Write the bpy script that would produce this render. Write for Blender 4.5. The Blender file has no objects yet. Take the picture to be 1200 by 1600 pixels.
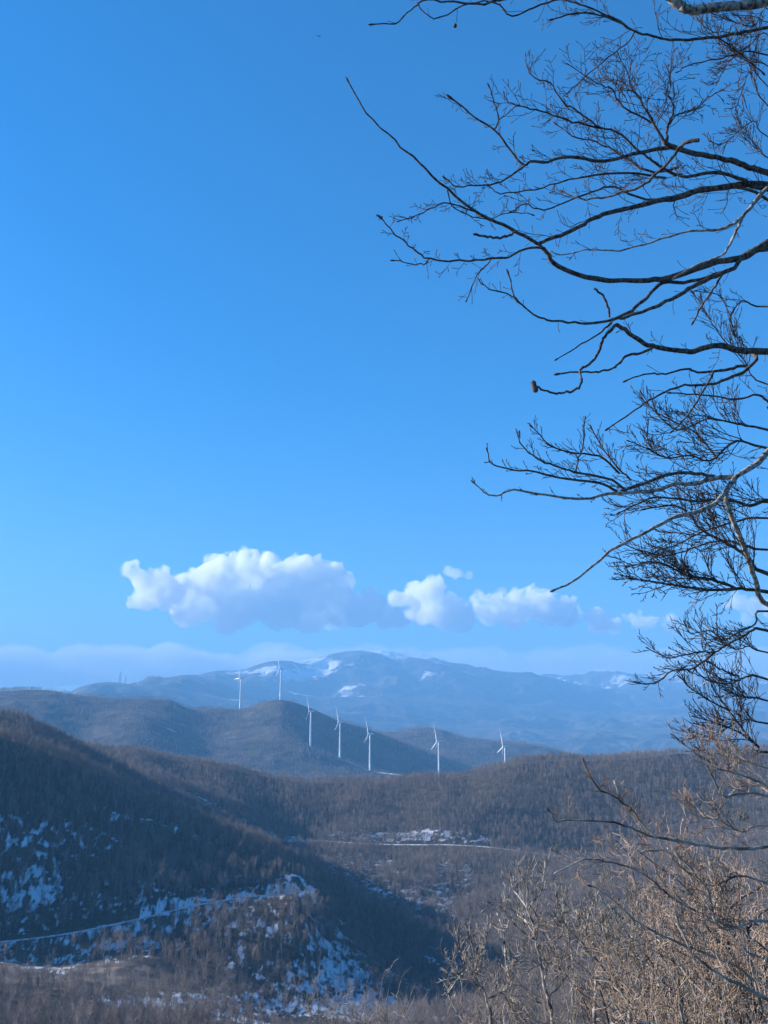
import bpy, bmesh, math, random
import numpy as np
from mathutils import Vector, Matrix

# ------------------------------------------------------------------ camera
S = bpy.context.scene
COL = S.collection
F = 1500.0                                # focal length in pixels of the 1200x1600 photograph
PITCH = math.radians(13.1)
CP, SP = math.cos(PITCH), math.sin(PITCH)
cam_d = bpy.data.cameras.new("camera"); cam = bpy.data.objects.new("camera", cam_d); COL.objects.link(cam)
cam_d.sensor_fit = 'VERTICAL'; cam_d.sensor_height = 24.0; cam_d.lens = 24.0 * F / 1600.0
cam_d.clip_start = 0.1; cam_d.clip_end = 200000
cam.location = (0, 0, 0); cam.rotation_euler = (math.pi / 2 + PITCH, 0, 0)
S.camera = cam

# ------------------------------------------------------------------ sky and sun
SUN_AZ, SUN_EL = math.radians(-77), math.radians(22)   # azimuth from +Y towards +X
w = bpy.data.worlds.new("World"); S.world = w; w.use_nodes = True
wn, wl = w.node_tree.nodes, w.node_tree.links; wn.clear()
sky = wn.new("ShaderNodeTexSky"); sky.sky_type = 'NISHITA'; sky.sun_disc = False
sky.sun_elevation = SUN_EL; sky.sun_rotation = SUN_AZ
sky.altitude = 1200; sky.air_density = 1.0; sky.dust_density = 1.3; sky.ozone_density = 4.0
hs = wn.new("ShaderNodeHueSaturation"); hs.inputs['Saturation'].default_value = 1.38
bg = wn.new("ShaderNodeBackground"); bg.inputs['Strength'].default_value = 0.085
wo = wn.new("ShaderNodeOutputWorld")
wl.new(sky.outputs[0], hs.inputs['Color']); wl.new(hs.outputs[0], bg.inputs[0]); wl.new(bg.outputs[0], wo.inputs[0])
sun_d = bpy.data.lights.new("sun", 'SUN'); sun = bpy.data.objects.new("sun", sun_d); COL.objects.link(sun)
sun_d.energy = 5.0; sun_d.angle = math.radians(0.5); sun_d.color = (1.0, 0.93, 0.84)
sun.rotation_euler = (math.pi / 2 - SUN_EL, 0, math.pi - SUN_AZ)
S.view_settings.view_transform = 'Standard'; S.view_settings.look = 'None'
S.view_settings.exposure = 1.4; S.view_settings.gamma = 1.0
S.cycles.volume_bounces = 48; S.cycles.max_bounces = 48; S.cycles.transparent_max_bounces = 16
S.cycles.diffuse_bounces = 3

# ------------------------------------------------------------------ helpers
rng = np.random.default_rng(7)
random.seed(7)

def at(px, py, Y):
    """point whose camera ray is pixel (px, py), at forward distance Y"""
    u = (px - 600) / F; v = (800 - py) / F
    yy = CP - v * SP; zz = SP + v * CP
    return Vector((u / yy * Y, Y, zz / yy * Y))

def azel(px, py):
    p = at(px, py, 1.0)
    return math.atan2(p.x, p.y), p.z / math.hypot(p.x, p.y)

def tag(o, label=None, cat=None, group=None, kind=None):
    if label: o['label'] = label
    if cat: o['category'] = cat
    if group: o['group'] = group
    if kind: o['kind'] = kind
    return o

def mesh_np(name, V, Fc, mat=None, parent=None, smooth=True, link=True):
    """V (n,3), Fc list of (m,k) int arrays"""
    me = bpy.data.meshes.new(name)
    if not isinstance(Fc, (list, tuple)): Fc = [Fc]
    me.vertices.add(len(V)); me.vertices.foreach_set("co", np.asarray(V, dtype=np.float32).ravel())
    nl = sum(f.size for f in Fc); npoly = sum(len(f) for f in Fc)
    me.loops.add(nl); me.polygons.add(npoly)
    me.loops.foreach_set("vertex_index", np.concatenate([f.ravel() for f in Fc]).astype(np.int32))
    tot = np.concatenate([np.full(len(f), f.shape[1], dtype=np.int32) for f in Fc])
    st = np.concatenate([[0], np.cumsum(tot)[:-1]]).astype(np.int32)
    me.polygons.foreach_set("loop_start", st); me.polygons.foreach_set("loop_total", tot)
    me.polygons.foreach_set("use_smooth", np.full(npoly, smooth))
    me.update(calc_edges=True); me.validate()
    o = bpy.data.objects.new(name, me)
    if mat: me.materials.append(mat)
    if link: COL.objects.link(o)
    if parent: o.parent = parent
    return o

def mat(name, base=(0.5, 0.5, 0.5), rough=0.9, metal=0.0):
    m = bpy.data.materials.new(name); m.use_nodes = True
    b = m.node_tree.nodes["Principled BSDF"]
    b.inputs["Base Color"].default_value = (*base, 1); b.inputs["Roughness"].default_value = rough
    b.inputs["Metallic"].default_value = metal
    if "Specular IOR Level" in b.inputs: b.inputs["Specular IOR Level"].default_value = 0.25
    return m, m.node_tree.nodes, m.node_tree.links, b

def noise_mat(name, c1, c2, scale, detail=6, rough=0.9, lo=0.35, hi=0.65, bump=0.0, coord='Object', bdist=0.01):
    m, n, l, b = mat(name, c1, rough)
    tc = n.new("ShaderNodeTexCoord"); nt = n.new("ShaderNodeTexNoise"); r = n.new("ShaderNodeValToRGB")
    nt.inputs['Scale'].default_value = scale; nt.inputs['Detail'].default_value = detail
    r.color_ramp.elements[0].position = lo; r.color_ramp.elements[1].position = hi
    r.color_ramp.elements[0].color = (*c1, 1); r.color_ramp.elements[1].color = (*c2, 1)
    l.new(tc.outputs[coord], nt.inputs['Vector']); l.new(nt.outputs['Fac'], r.inputs[0]); l.new(r.outputs[0], b.inputs['Base Color'])
    if bump:
        bp = n.new("ShaderNodeBump"); bp.inputs['Strength'].default_value = bump; bp.inputs['Distance'].default_value = bdist
        l.new(nt.outputs['Fac'], bp.inputs['Height']); l.new(bp.outputs[0], b.inputs['Normal'])
    return m

# ---- gradient noise in numpy
_perm = np.random.default_rng(3).permutation(4096)
_ga = np.random.default_rng(4).uniform(0, 2 * np.pi, 4096)
def pnoise(x, y):
    xi = np.floor(x).astype(int); yi = np.floor(y).astype(int); xf = x - xi; yf = y - yi
    def g(ix, iy, dx, dy):
        a = _ga[_perm[(ix + _perm[iy & 4095]) & 4095]]
        return np.cos(a) * dx + np.sin(a) * dy
    u = xf**3 * (xf * (xf * 6 - 15) + 10); v = yf**3 * (yf * (yf * 6 - 15) + 10)
    a = g(xi, yi, xf, yf); b = g(xi + 1, yi, xf - 1, yf); c = g(xi, yi + 1, xf, yf - 1); d = g(xi + 1, yi + 1, xf - 1, yf - 1)
    return (a + u * (b - a)) + v * ((c + u * (d - c)) - (a + u * (b - a)))
def fbm(x, y, s, o=5, gain=0.5, ridged=False):
    t = np.zeros_like(x); a = 1.0
    for i in range(o):
        n = pnoise(x / s + 17.3 * i, y / s - 9.1 * i)
        if ridged: n = 0.5 - np.abs(n) * 1.6
        t = t + n * a; a *= gain; s *= 0.5
    return t

def pchip(xk, yk, xq):
    """monotone cubic; xk,yk (K,N) columns, xq (M,) or (M,N) -> (M,N)"""
    h = np.diff(xk, axis=0); d = np.diff(yk, axis=0) / h
    m = np.zeros_like(yk)
    w1 = 2 * h[1:] + h[:-1]; w2 = h[1:] + 2 * h[:-1]
    with np.errstate(divide='ignore', invalid='ignore'):
        hm = (w1 + w2) / (w1 / d[:-1] + w2 / d[1:])
    m[1:-1] = np.where(d[:-1] * d[1:] > 0, hm, 0); m[0] = d[0]; m[-1] = d[-1]
    K, N = xk.shape
    xq = np.broadcast_to(np.asarray(xq)[:, None] if np.ndim(xq) == 1 else xq, (len(xq), N))
    out = np.zeros(xq.shape)
    idx = np.zeros(xq.shape, int)
    for k in range(1, K - 1): idx += xq > xk[k][None]
    c = np.broadcast_to(np.arange(N)[None], xq.shape)
    x0, y0, hh = xk[idx, c], yk[idx, c], h[idx, c]; y1 = yk[idx + 1, c]; m0, m1 = m[idx, c], m[idx + 1, c]
    t = np.clip((xq - x0) / hh, 0, 1); t2, t3 = t * t, t**3
    return (2*t3 - 3*t2 + 1) * y0 + (t3 - 2*t2 + t) * hh * m0 + (-2*t3 + 3*t2) * y1 + (t3 - t2) * hh * m1

class Terrain:
    """height field on a polar grid round the viewpoint, through surveyed break lines"""
    def __init__(s, feats, az0, az1, naz, radii, sm=0.0):
        # feats: list of (is_z, [(px, d, py_or_z)...]); break lines from near to far
        s.az = np.linspace(math.radians(az0), math.radians(az1), naz); s.r = radii
        D, Z = [], []
        for isz, pts in feats:
            a, dd, zz = [], [], []
            for px, d, q in pts:
                if isz: az, _ = azel(px, 1300); z = q
                else:
                    az, t = azel(px, q); z = t * d
                a.append(az); dd.append(d); zz.append(z)
            a = np.array(a)[:, None]; k = np.argsort(a[:, 0])
            D.append(s.smooth(pchip(a[k], np.array(dd)[:, None][k], s.az)[:, 0] if len(a) > 2 else np.interp(s.az, a[k, 0], np.array(dd)[k]), sm))
            Z.append(s.smooth(pchip(a[k], np.array(zz)[:, None][k], s.az)[:, 0] if len(a) > 2 else np.interp(s.az, a[k, 0], np.array(zz)[k]), sm))
        s.D, s.Zf = np.array(D), np.array(Z)
        s.Z = pchip(s.D, s.Zf, s.r)
        A, R = np.meshgrid(s.az, s.r); s.X = np.sin(A) * R; s.Y = np.cos(A) * R
    def smooth(s, v, deg):
        if deg <= 0: return v
        n = max(1, int(math.radians(deg) / (s.az[1] - s.az[0]))); k = np.hanning(2 * n + 3); k /= k.sum()
        return np.convolve(np.pad(v, n + 1, mode='edge'), k, 'valid')
    def h(s, x, y):
        x = np.asarray(x, float); y = np.asarray(y, float)
        az = np.arctan2(x, y); r = np.hypot(x, y)
        ia = np.clip((az - s.az[0]) / (s.az[1] - s.az[0]), 0, len(s.az) - 1.001)
        ir = np.clip(np.interp(r, s.r, np.arange(len(s.r))), 0, len(s.r) - 1.001)
        i, j = ir.astype(int), ia.astype(int); fi, fj = ir - i, ia - j
        Z = s.Z
        return (Z[i, j]*(1-fj) + Z[i, j+1]*fj)*(1-fi) + (Z[i+1, j]*(1-fj) + Z[i+1, j+1]*fj)*fi
    def build(s, name, mt):
        nr, na = s.Z.shape
        V = np.stack([s.X, s.Y, s.Z], -1).reshape(-1, 3)
        I = np.arange(nr * na).reshape(nr, na)
        Fq = np.stack([I[:-1, :-1], I[:-1, 1:], I[1:, 1:], I[1:, :-1]], -1).reshape(-1, 4)
        s.o = mesh_np(name, V, Fq, mt)
        s.o['kind'] = 'structure'
        return s.o
    def attr(s, nm, arr):
        a = s.o.data.attributes.new(nm, 'FLOAT', 'POINT'); a.data.foreach_set("value", arr.astype(np.float32).ravel())

def bpoly(x, y, pts, width):
    """soft mask: 1 on the polyline pts (world xy), falling to 0 at width"""
    d = np.full(x.shape, 1e9)
    for (x0, y0), (x1, y1) in zip(pts[:-1], pts[1:]):
        dx, dy = x1 - x0, y1 - y0; t = np.clip(((x - x0) * dx + (y - y0) * dy) / (dx*dx + dy*dy + 1e-9), 0, 1)
        d = np.minimum(d, np.hypot(x - x0 - t * dx, y - y0 - t * dy))
    return np.clip(1 - d / width, 0, 1), d

# ------------------------------------------------------------------ hillsides near the viewpoint
E = 1
near = Terrain([
    (1, [(-600, .5, -1.6), (600, .5, -1.6), (1900, .5, -1.6)]),
    (1, [(-600, 3, -2.2), (600, 3, -2.3), (1900, 3, -1.7)]),
    (1, [(-600, 12, -6.5), (600, 12, -6.5), (1250, 12, -6.0), (1900, 12, -4.0)]),
    (1, [(-600, 60, -30), (600, 60, -31), (1000, 60, -27), (1250, 60, -24), (1900, 60, -15)]),
    (1, [(-600, 150, -58), (600, 150, -60), (1250, 150, -56), (1900, 150, -40)]),
    (0, [(-600, 250, 1600), (0, 250, 1650), (300, 250, 1655), (600, 255, 1650), (900, 260, 1645), (1250, 260, 1630), (1900, 260, 1600)]),
    (0, [(-600, 330, 1500), (0, 330, 1552), (150, 330, 1560), (300, 335, 1562), (450, 340, 1585), (600, 350, 1590), (750, 350, 1590), (900, 350, 1560), (1250, 360, 1520), (1900, 360, 1480)]),
    (0, [(-600, 395, 1400), (0, 400, 1472), (75, 402, 1465), (150, 405, 1452), (230, 412, 1434), (300, 425, 1421), (380, 435, 1408), (460, 448, 1392), (520, 452, 1440), (600, 455, 1500), (690, 460, 1530), (800, 470, 1520), (900, 475, 1500), (1250, 500, 1430), (1900, 500, 1350)]),
    (0, [(-600, 590, 980), (-200, 575, 1085), (0, 560, 1152), (75, 556, 1180), (150, 552, 1215), (230, 542, 1249), (300, 534, 1281), (380, 525, 1308), (450, 518, 1332), (520, 512, 1366), (600, 506, 1420), (680, 500, 1478), (740, 505, 1500), (800, 515, 1480), (900, 540, 1440), (1250, 560, 1380), (1900, 560, 1300)]),
    (0, [(-600, 640, 1000), (0, 610, 1156), (75, 606, 1186), (150, 602, 1222), (230, 592, 1262), (300, 590, 1296), (380, 590, 1330), (450, 585, 1356), (600, 590, 1440), (700, 600, 1440), (800, 605, 1420), (900, 620, 1395), (1250, 640, 1350), (1900, 640, 1280)]),
    (0, [(-600, 740, 950), (-200, 720, 1050), (0, 705, 1112), (50, 700, 1130), (100, 695, 1151), (150, 690, 1176), (200, 690, 1207), (250, 692, 1236), (300, 700, 1262), (380, 705, 1295), (450, 710, 1322), (600, 725, 1342), (750, 730, 1350), (900, 730, 1348), (1250, 730, 1320), (1900, 730, 1250)]),
    (0, [(-600, 830, 1000), (0, 790, 1170), (150, 790, 1190), (230, 790, 1214), (300, 790, 1240), (380, 790, 1272), (450, 790, 1300), (520, 790, 1312), (600, 792, 1315), (690, 794, 1315), (800, 796, 1320), (900, 798, 1330), (1250, 800, 1290), (1900, 800, 1210)]),
    (0, [(-600, 1020, 1120), (0, 1010, 1152), (150, 1005, 1165), (200, 1000, 1172), (250, 992, 1182), (330, 978, 1198), (420, 965, 1213), (530, 950, 1221), (620, 945, 1219), (700, 935, 1216), (800, 925, 1199), (870, 922, 1188), (950, 925, 1181), (1060, 935, 1172), (1250, 950, 1165), (1900, 960, 1120)]),
    (1, [(-600, 1250, -170), (600, 1250, -170), (1900, 1250, -170)]),
    (1, [(-600, 1500, -230), (600, 1500, -230), (1900, 1500, -230)]),
], -36, 38, 900, np.concatenate([np.geomspace(.5, 240, 120), np.linspace(243, 1100, 360), np.linspace(1110, 1500, 30)]), sm=0.5)
X, Y, Rr = near.X, near.Y, np.hypot(near.X, near.Y)
amp = np.clip((Rr - 200) / 150, 0, 1) * np.clip((1300 - Rr) / 300, 0, 1)
near.Z += amp * (fbm(X, Y, 110, 5) * 6.0 + fbm(X + 500, Y, 28, 3) * 1.2)
# gullies that run down the far forest slope
gl = np.exp(-((Rr - 650) / 110.0)**2) * np.clip((X - 20) / 60, 0, 1)
near.Z -= gl * 5.0 * np.clip(fbm(X / 1.0, Y * 0.12, 34, 2) + .15, 0, 1)

near.Z -= 2.6 * np.clip((Rr - 470) / 60, 0, 1) * np.clip((1300 - Rr) / 200, 0, 1)
def wxy(px, py, d):
    az, _ = azel(px, py); return (math.sin(az) * d, math.cos(az) * d)
def bench(pts, half, soft):
    """level a shelf for a track across the slope; returns its centre line"""
    P = []
    for (x0, y0), (x1, y1) in zip(pts[:-1], pts[1:]):
        k = max(1, int(math.hypot(x1 - x0, y1 - y0) / 4)); P += [(x0 + (x1 - x0) * i / k, y0 + (y1 - y0) * i / k) for i in range(k)]
    P.append(pts[-1]); P = np.array(P); ker = np.hanning(9); ker /= ker.sum()
    P = np.stack([np.convolve(np.pad(P[:, i], 4, mode='reflect', reflect_type='odd'), ker, 'valid') for i in (0, 1)], -1)
    z = near.h(P[:, 0], P[:, 1]); z = np.convolve(np.pad(z, 6, mode='edge'), np.ones(13) / 13, 'valid')
    bd = np.full(X.shape, 1e9); bz = np.zeros(X.shape)
    sel = (X > P[:, 0].min() - 30) & (X < P[:, 0].max() + 30) & (Y > P[:, 1].min() - 30) & (Y < P[:, 1].max() + 30)
    xs, ys = X[sel], Y[sel]; d_ = np.full(xs.shape, 1e9); z_ = np.zeros(xs.shape)
    for (px_, py_), zz in zip(P, z):
        q = np.hypot(xs - px_, ys - py_); m_ = q < d_; d_[m_] = q[m_]; z_[m_] = zz
    wgt = np.clip(1 - (d_ - half) / soft, 0, 1); near.Z[sel] = near.Z[sel] * (1 - wgt) + z_ * wgt
    return np.column_stack([P, z])
def ribbon(name, P, width, mt, rough=.5):
    """the running surface of a track as a sheet just above its shelf"""
    T = np.gradient(P[:, :2], axis=0); T /= np.linalg.norm(T, axis=1)[:, None]; N = np.stack([-T[:, 1], T[:, 0]], -1)
    rows = []
    offs = np.linspace(-.5, .5, 7)
    for k in offs:
        wv = width * (1 + .12 * np.sin(np.arange(len(P)) * .9 + k * 3)); q = P[:, :2] + N * (k * wv)[:, None]
        rows.append(np.column_stack([q, P[:, 2] + .35 - .25 * abs(k) * 2]))
    V = np.stack(rows, 1).reshape(-1, 3); I = np.arange(len(V)).reshape(len(P), len(offs))
    Fq = np.stack([I[:-1, :-1], I[1:, :-1], I[1:, 1:], I[:-1, 1:]], -1).reshape(-1, 4)
    return tag(mesh_np(name, V, Fq, mt), kind='structure')
trackE = bench([wxy(*q) for q in [(-120, 1482, 396), (-40, 1474, 399), (40, 1466, 402), (90, 1460, 404), (150, 1447, 407), (200, 1438, 410), (230, 1432, 413), (300, 1419, 425), (340, 1412, 431), (400, 1402, 438), (458, 1388, 447), (480, 1376, 456), (492, 1366, 462)]], 3.2, 4)
trackD = bench([wxy(*q) for q in [(452, 1308, 782), (475, 1316, 784), (520, 1315, 789), (600, 1314, 791), (690, 1314, 794), (750, 1315, 796), (800, 1318, 798), (890, 1328, 799), (960, 1330, 800)]], 4, 6)

# ---- snow cover: laid where the photograph shows it
nz = fbm(np.arctan2(X, Y) * 420 / 4.0, Rr / 9.0, 1.0, 5, 0.8); nzb = fbm(X + 99, Y, 40, 3)
snow = np.zeros_like(X)
AZ, _ = np.meshgrid(near.az, near.r)
PXa = 600 + np.tan(AZ) * F * 1.02
def patch(px, d, wx, wd, amt):      # elongated patch round an azimuth / distance
    global snow
    cx, cy = wxy(px, 1400, d)
    a = math.atan2(cx, cy); e = ((np.arctan2(X, Y) - a) * d / wx)**2 + ((Rr - d) / wd)**2
    snow = np.maximum(snow, amt * np.exp(-e))
# face of the spur above the track
tr = [wxy(px, py, d) for px, py, d in [(-60, 1478, 398), (60, 1463, 403), (150, 1450, 406), (230, 1432, 413), (300, 1419, 426), (380, 1407, 436), (455, 1388, 447), (492, 1368, 460)]]
near_tr, dtr = bpoly(X, Y, tr, 30)
snow = np.maximum(snow, np.clip(1.1 - dtr / 13, 0, .78) * (Rr > 385) * (PXa < 500))
snow = np.maximum(snow, np.clip(1 - (Rr - 400) / 110, 0, 1) * (Rr > 400) * np.clip((500 - PXa) / 60, 0, 1) * .46)
patch(60, 478, 40, 18, .62); patch(20, 440, 26, 22, .7); patch(70, 440, 8, 22, .9); patch(250, 505, 60, 12, .35)
patch(465, 468, 9, 8, .8); patch(180, 392, 30, 9, .9); patch(90, 365, 20, 8, .6); patch(20, 372, 20, 12, .55); patch(100, 380, 50, 16, .45)
# gully between the spurs and the bare bank at the bottom
patch(540, 402, 15, 44, 1.1); patch(590, 370, 32, 28, 1.25); patch(500, 372, 26, 12, .8); patch(640, 430, 22, 14, .6); patch(560, 350, 44, 12, 1.0); patch(380, 380, 6, 14, .8)
patch(300, 323, 28, 7, 1.15); patch(390, 318, 30, 9, 1.2); patch(460, 308, 34, 12, 1.15); patch(590, 316, 26, 7, .7); patch(350, 336, 22, 7, .75); patch(640, 330, 14, 12, .8); patch(820, 380, 20, 30, .5)
patch(530, 440, 30, 20, .5); patch(700, 480, 14, 30, .55)
# far slope under and above its track
patch(220, 830, 40, 40, .5); patch(300, 790, 40, 30, .5); patch(400, 770, 40, 30, .48); patch(465, 782, 18, 16, .9)
patch(640, 815, 60, 14, .85); patch(560, 812, 40, 10, .6); patch(590, 660, 22, 90, .62); patch(690, 665, 10, 110, .62); patch(650, 640, 10, 60, .55); patch(730, 700, 10, 60, .5); patch(540, 700, 40, 60, .45)
snow_a = np.clip(snow * .86 + (nz * 0.9 + nzb * 0.3) * np.clip(snow * 3, 0, 1) - .04, 0, 1.5)
snow_a *= 1 - np.clip(1.4 - np.abs(dtr - 4) / 3.5, 0, 1) * (PXa < 235) * (PXa > 20) * (Rr > np.interp(PXa, [20, 90, 235, 300], [401, 405, 414, 425]))
bank = np.clip(1.2 * np.exp(-(((np.arctan2(X, Y) - math.atan2(*wxy(60, 1500, 360))) * 360 / 42)**2 + ((Rr - 358) / 22)**2)), 0, 1)
bank = np.maximum(bank, 1.2 * np.exp(-(((np.arctan2(X, Y) - math.atan2(*wxy(420, 1560, 318))) * 318 / 34)**2 + ((Rr - 316) / 9)**2)))

m, n, l, b = mat("forest_floor", (0.1, 0.09, 0.08), 0.95)
tc = n.new("ShaderNodeTexCoord"); sa = n.new("ShaderNodeAttribute"); sa.attribute_name = 'snow'
ba = n.new("ShaderNodeAttribute"); ba.attribute_name = 'bank'
n1 = n.new("ShaderNodeTexNoise"); n1.inputs['Scale'].default_value = 0.35; n1.inputs['Detail'].default_value = 8; n1.inputs['Roughness'].default_value = .65
l.new(tc.outputs['Object'], n1.inputs['Vector'])
r1 = n.new("ShaderNodeValToRGB"); r1.color_ramp.elements[0].position = .35; r1.color_ramp.elements[1].position = .7
r1.color_ramp.elements[0].color = (0.04, 0.032, 0.026, 1); r1.color_ramp.elements[1].color = (0.10, 0.078, 0.058, 1)
l.new(n1.outputs['Fac'], r1.inputs[0])
mb = n.new("ShaderNodeMix"); mb.data_type = 'RGBA'; mb.inputs['B'].default_value = (0.2, 0.16, 0.135, 1)
rb = n.new("ShaderNodeValToRGB"); rb.color_ramp.elements[0].position = .42; rb.color_ramp.elements[1].position = .62; rb.color_ramp.elements[0].color = (0.09, 0.072, 0.06, 1); rb.color_ramp.elements[1].color = (0.24, 0.20, 0.175, 1)
n3 = n.new("ShaderNodeTexNoise"); n3.inputs['Scale'].default_value = 0.16; n3.inputs['Detail'].default_value = 7; l.new(tc.outputs['Object'], n3.inputs['Vector']); l.new(n3.outputs['Fac'], rb.inputs[0]); l.new(rb.outputs[0], mb.inputs['B'])
l.new(ba.outputs['Fac'], mb.inputs['Factor']); l.new(r1.outputs[0], mb.inputs['A'])
ad = n.new("ShaderNodeMath"); ad.operation = 'MULTIPLY_ADD'; ad.inputs[1].default_value = 1.1; ad.inputs[2].default_value = -0.55
l.new(n1.outputs['Fac'], ad.inputs[0]); a2 = n.new("ShaderNodeMath"); a2.operation = 'ADD'; l.new(sa.outputs['Fac'], a2.inputs[0]); l.new(ad.outputs[0], a2.inputs[1])
r2 = n.new("ShaderNodeValToRGB"); r2.color_ramp.elements[0].position = .42; r2.color_ramp.elements[1].position = .84; l.new(a2.outputs[0], r2.inputs[0])
ms = n.new("ShaderNodeMix"); ms.data_type = 'RGBA'; ms.inputs['B'].default_value = (0.56, 0.58, 0.62, 1)
l.new(r2.outputs[0], ms.inputs['Factor']); l.new(mb.outputs['Result'], ms.inputs['A']); l.new(ms.outputs['Result'], b.inputs['Base Color'])
bp = n.new("ShaderNodeBump"); bp.inputs['Strength'].default_value = .6; bp.inputs['Distance'].default_value = 1.0
l.new(n1.outputs['Fac'], bp.inputs['Height']); l.new(bp.outputs[0], b.inputs['Normal'])
ribbon("snowy_track", trackE, 2.6, noise_mat("trodden_snow", (0.26, 0.23, 0.22), (0.52, 0.51, 0.53), 0.5, 6, .9, .2, .5))
ribbon("forest_track", trackD, 6.2, noise_mat("track_gravel", (0.34, 0.30, 0.27), (0.7, 0.7, 0.72), 0.16, 6, .9, .4, .6))
near.build("hillside", m); near.attr('snow', snow_a); near.attr('bank', bank)

# ------------------------------------------------------------------ turbine hill (2-3 km)
hill = Terrain([
    (1, [(-700, 1350, -300), (600, 1350, -300), (1900, 1350, -300)]),
    (0, [(-700, 1700, 1230), (0, 1750, 1235), (300, 1750, 1235), (500, 1800, 1232), (650, 1850, 1234), (800, 1900, 1260), (1100, 1900, 1260), (1900, 1900, 1240)]),
    (0, [(-700, 2000, 1170), (0, 2050, 1168), (120, 2050, 1188), (200, 2050, 1180), (300, 2050, 1195), (400, 2050, 1196), (500, 2080, 1200), (578, 2110, 1214), (650, 2140, 1218), (720, 2150, 1236), (800, 2150, 1240), (1100, 2150, 1250), (1900, 2150, 1230)]),
    (0, [(-700, 2200, 1120), (0, 2250, 1128), (60, 2250, 1130), (130, 2250, 1146), (220, 2250, 1130), (320, 2280, 1160), (400, 2300, 1150), (440, 2330, 1140), (485, 2300, 1160), (531, 2260, 1181), (578, 2220, 1200), (620, 2200, 1209), (650, 2190, 1212), (690, 2200, 1226), (760, 2200, 1236), (850, 2200, 1240), (1100, 2200, 1245), (1900, 2200, 1220)]),
    (0, [(-700, 2400, 1090), (0, 2400, 1100), (60, 2400, 1104), (130, 2400, 1118), (220, 2410, 1112), (320, 2420, 1140), (400, 2430, 1125), (440, 2430, 1120), (485, 2400, 1166), (531, 2370, 1192), (578, 2340, 1208), (650, 2330, 1222), (720, 2340, 1222), (800, 2360, 1222), (900, 2360, 1235), (1100, 2360, 1240), (1900, 2360, 1210)]),
    (0, [(-700, 2620, 1070), (-300, 2620, 1100), (0, 2620, 1081), (60, 2600, 1079), (130, 2600, 1088), (200, 2600, 1093), (262, 2600, 1094), (300, 2600, 1109), (340, 2600, 1107), (375, 2600, 1109), (410, 2590, 1099), (438, 2580, 1094), (468, 2580, 1101), (500, 2580, 1114), (530, 2580, 1128), (565, 2590, 1138), (600, 2590, 1150), (640, 2590, 1166), (690, 2590, 1186), (740, 2590, 1204), (800, 2590, 1212), (900, 2600, 1220), (1100, 2600, 1240), (1900, 2600, 1200)]),
    (0, [(-700, 2850, 1100), (0, 2850, 1130), (300, 2850, 1150), (440, 2850, 1140), (530, 2850, 1165), (600, 2850, 1170), (690, 2850, 1178), (760, 2850, 1190), (850, 2850, 1200), (1100, 2850, 1250), (1900, 2850, 1220)]),
    (0, [(-700, 3250, 1100), (0, 3250, 1130), (300, 3250, 1160), (440, 3250, 1150), (500, 3250, 1146), (560, 3250, 1141), (610, 3250, 1143), (640, 3250, 1138), (665, 3250, 1136), (690, 3250, 1138), (715, 3250, 1147), (745, 3250, 1151), (800, 3250, 1155), (850, 3250, 1165), (895, 3250, 1180), (960, 3250, 1205), (1100, 3250, 1230), (1900, 3250, 1200)]),
    (1, [(-700, 3900, -380), (600, 3900, -380), (1900, 3900, -380)]),
], -34, 34, 700, np.concatenate([np.linspace(1350, 1950, 40), np.linspace(1960, 3400, 240), np.linspace(3420, 3900, 20)]), sm=0.25)
X, Y = hill.X, hill.Y; Rr = np.hypot(X, Y)
crest = np.exp(-((Rr - 2590) / 90)**2)
hill.Z += (1 - .75 * crest) * np.clip((Rr - 1400) / 300, 0, 1) * (fbm(X, Y, 380, 6, .5, True) * 13 + fbm(X, Y, 40, 3) * 2.5) - 9 * (1 - crest)
HT = [(375, 1107, 2600), (438, 1093, 2580), (485, 1158, 2300), (531, 1180, 2260), (578, 1199, 2220), (686, 1216, 2100), (790, 1212, 2050)]
A_ = np.arctan2(X, Y)
hs_ = np.clip(.28 - np.abs(nz.mean()), 0, 1) * 0 + np.zeros_like(X)
for px, d, wx, wd, am in [(640, 2195, 40, 18, 1.0), (610, 2205, 40, 16, .9), (560, 2235, 70, 22, .6), (505, 2270, 60, 20, .5), (100, 2560, 60, 30, .45), (265, 2300, 16, 10, .9), (440, 2500, 160, 10, .3), (360, 2330, 160, 8, .35)]:
    a = math.atan2(*wxy(px, 1180, d)); hs_ = np.maximum(hs_, am * np.exp(-(((A_ - a) * d / wx)**2 + ((Rr - d) / wd)**2)))
hs_ = hs_ + fbm(X, Y, 40, 4, .6) * .35
m, n, l, b = mat("distant_woodland", (0.1, 0.09, 0.08), 1.0)
tc = n.new("ShaderNodeTexCoord"); sa = n.new("ShaderNodeAttribute"); sa.attribute_name = 'snow'
n1 = n.new("ShaderNodeTexNoise"); n1.inputs['Scale'].default_value = 0.02; n1.inputs['Detail'].default_value = 10; n1.inputs['Roughness'].default_value = .65
l.new(tc.outputs['Object'], n1.inputs['Vector'])
r1 = n.new("ShaderNodeValToRGB"); r1.color_ramp.elements[0].position = .38; r1.color_ramp.elements[1].position = .66
r1.color_ramp.elements[0].color = (0.035, 0.03, 0.027, 1); r1.color_ramp.elements[1].color = (0.11, 0.09, 0.07, 1)
l.new(n1.outputs['Fac'], r1.inputs[0])
r2 = n.new("ShaderNodeValToRGB"); r2.color_ramp.elements[0].position = .35; r2.color_ramp.elements[1].position = .9; l.new(sa.outputs['Fac'], r2.inputs[0])
ms = n.new("ShaderNodeMix"); ms.data_type = 'RGBA'; ms.inputs['B'].default_value = (0.7, 0.68, 0.66, 1)
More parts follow.
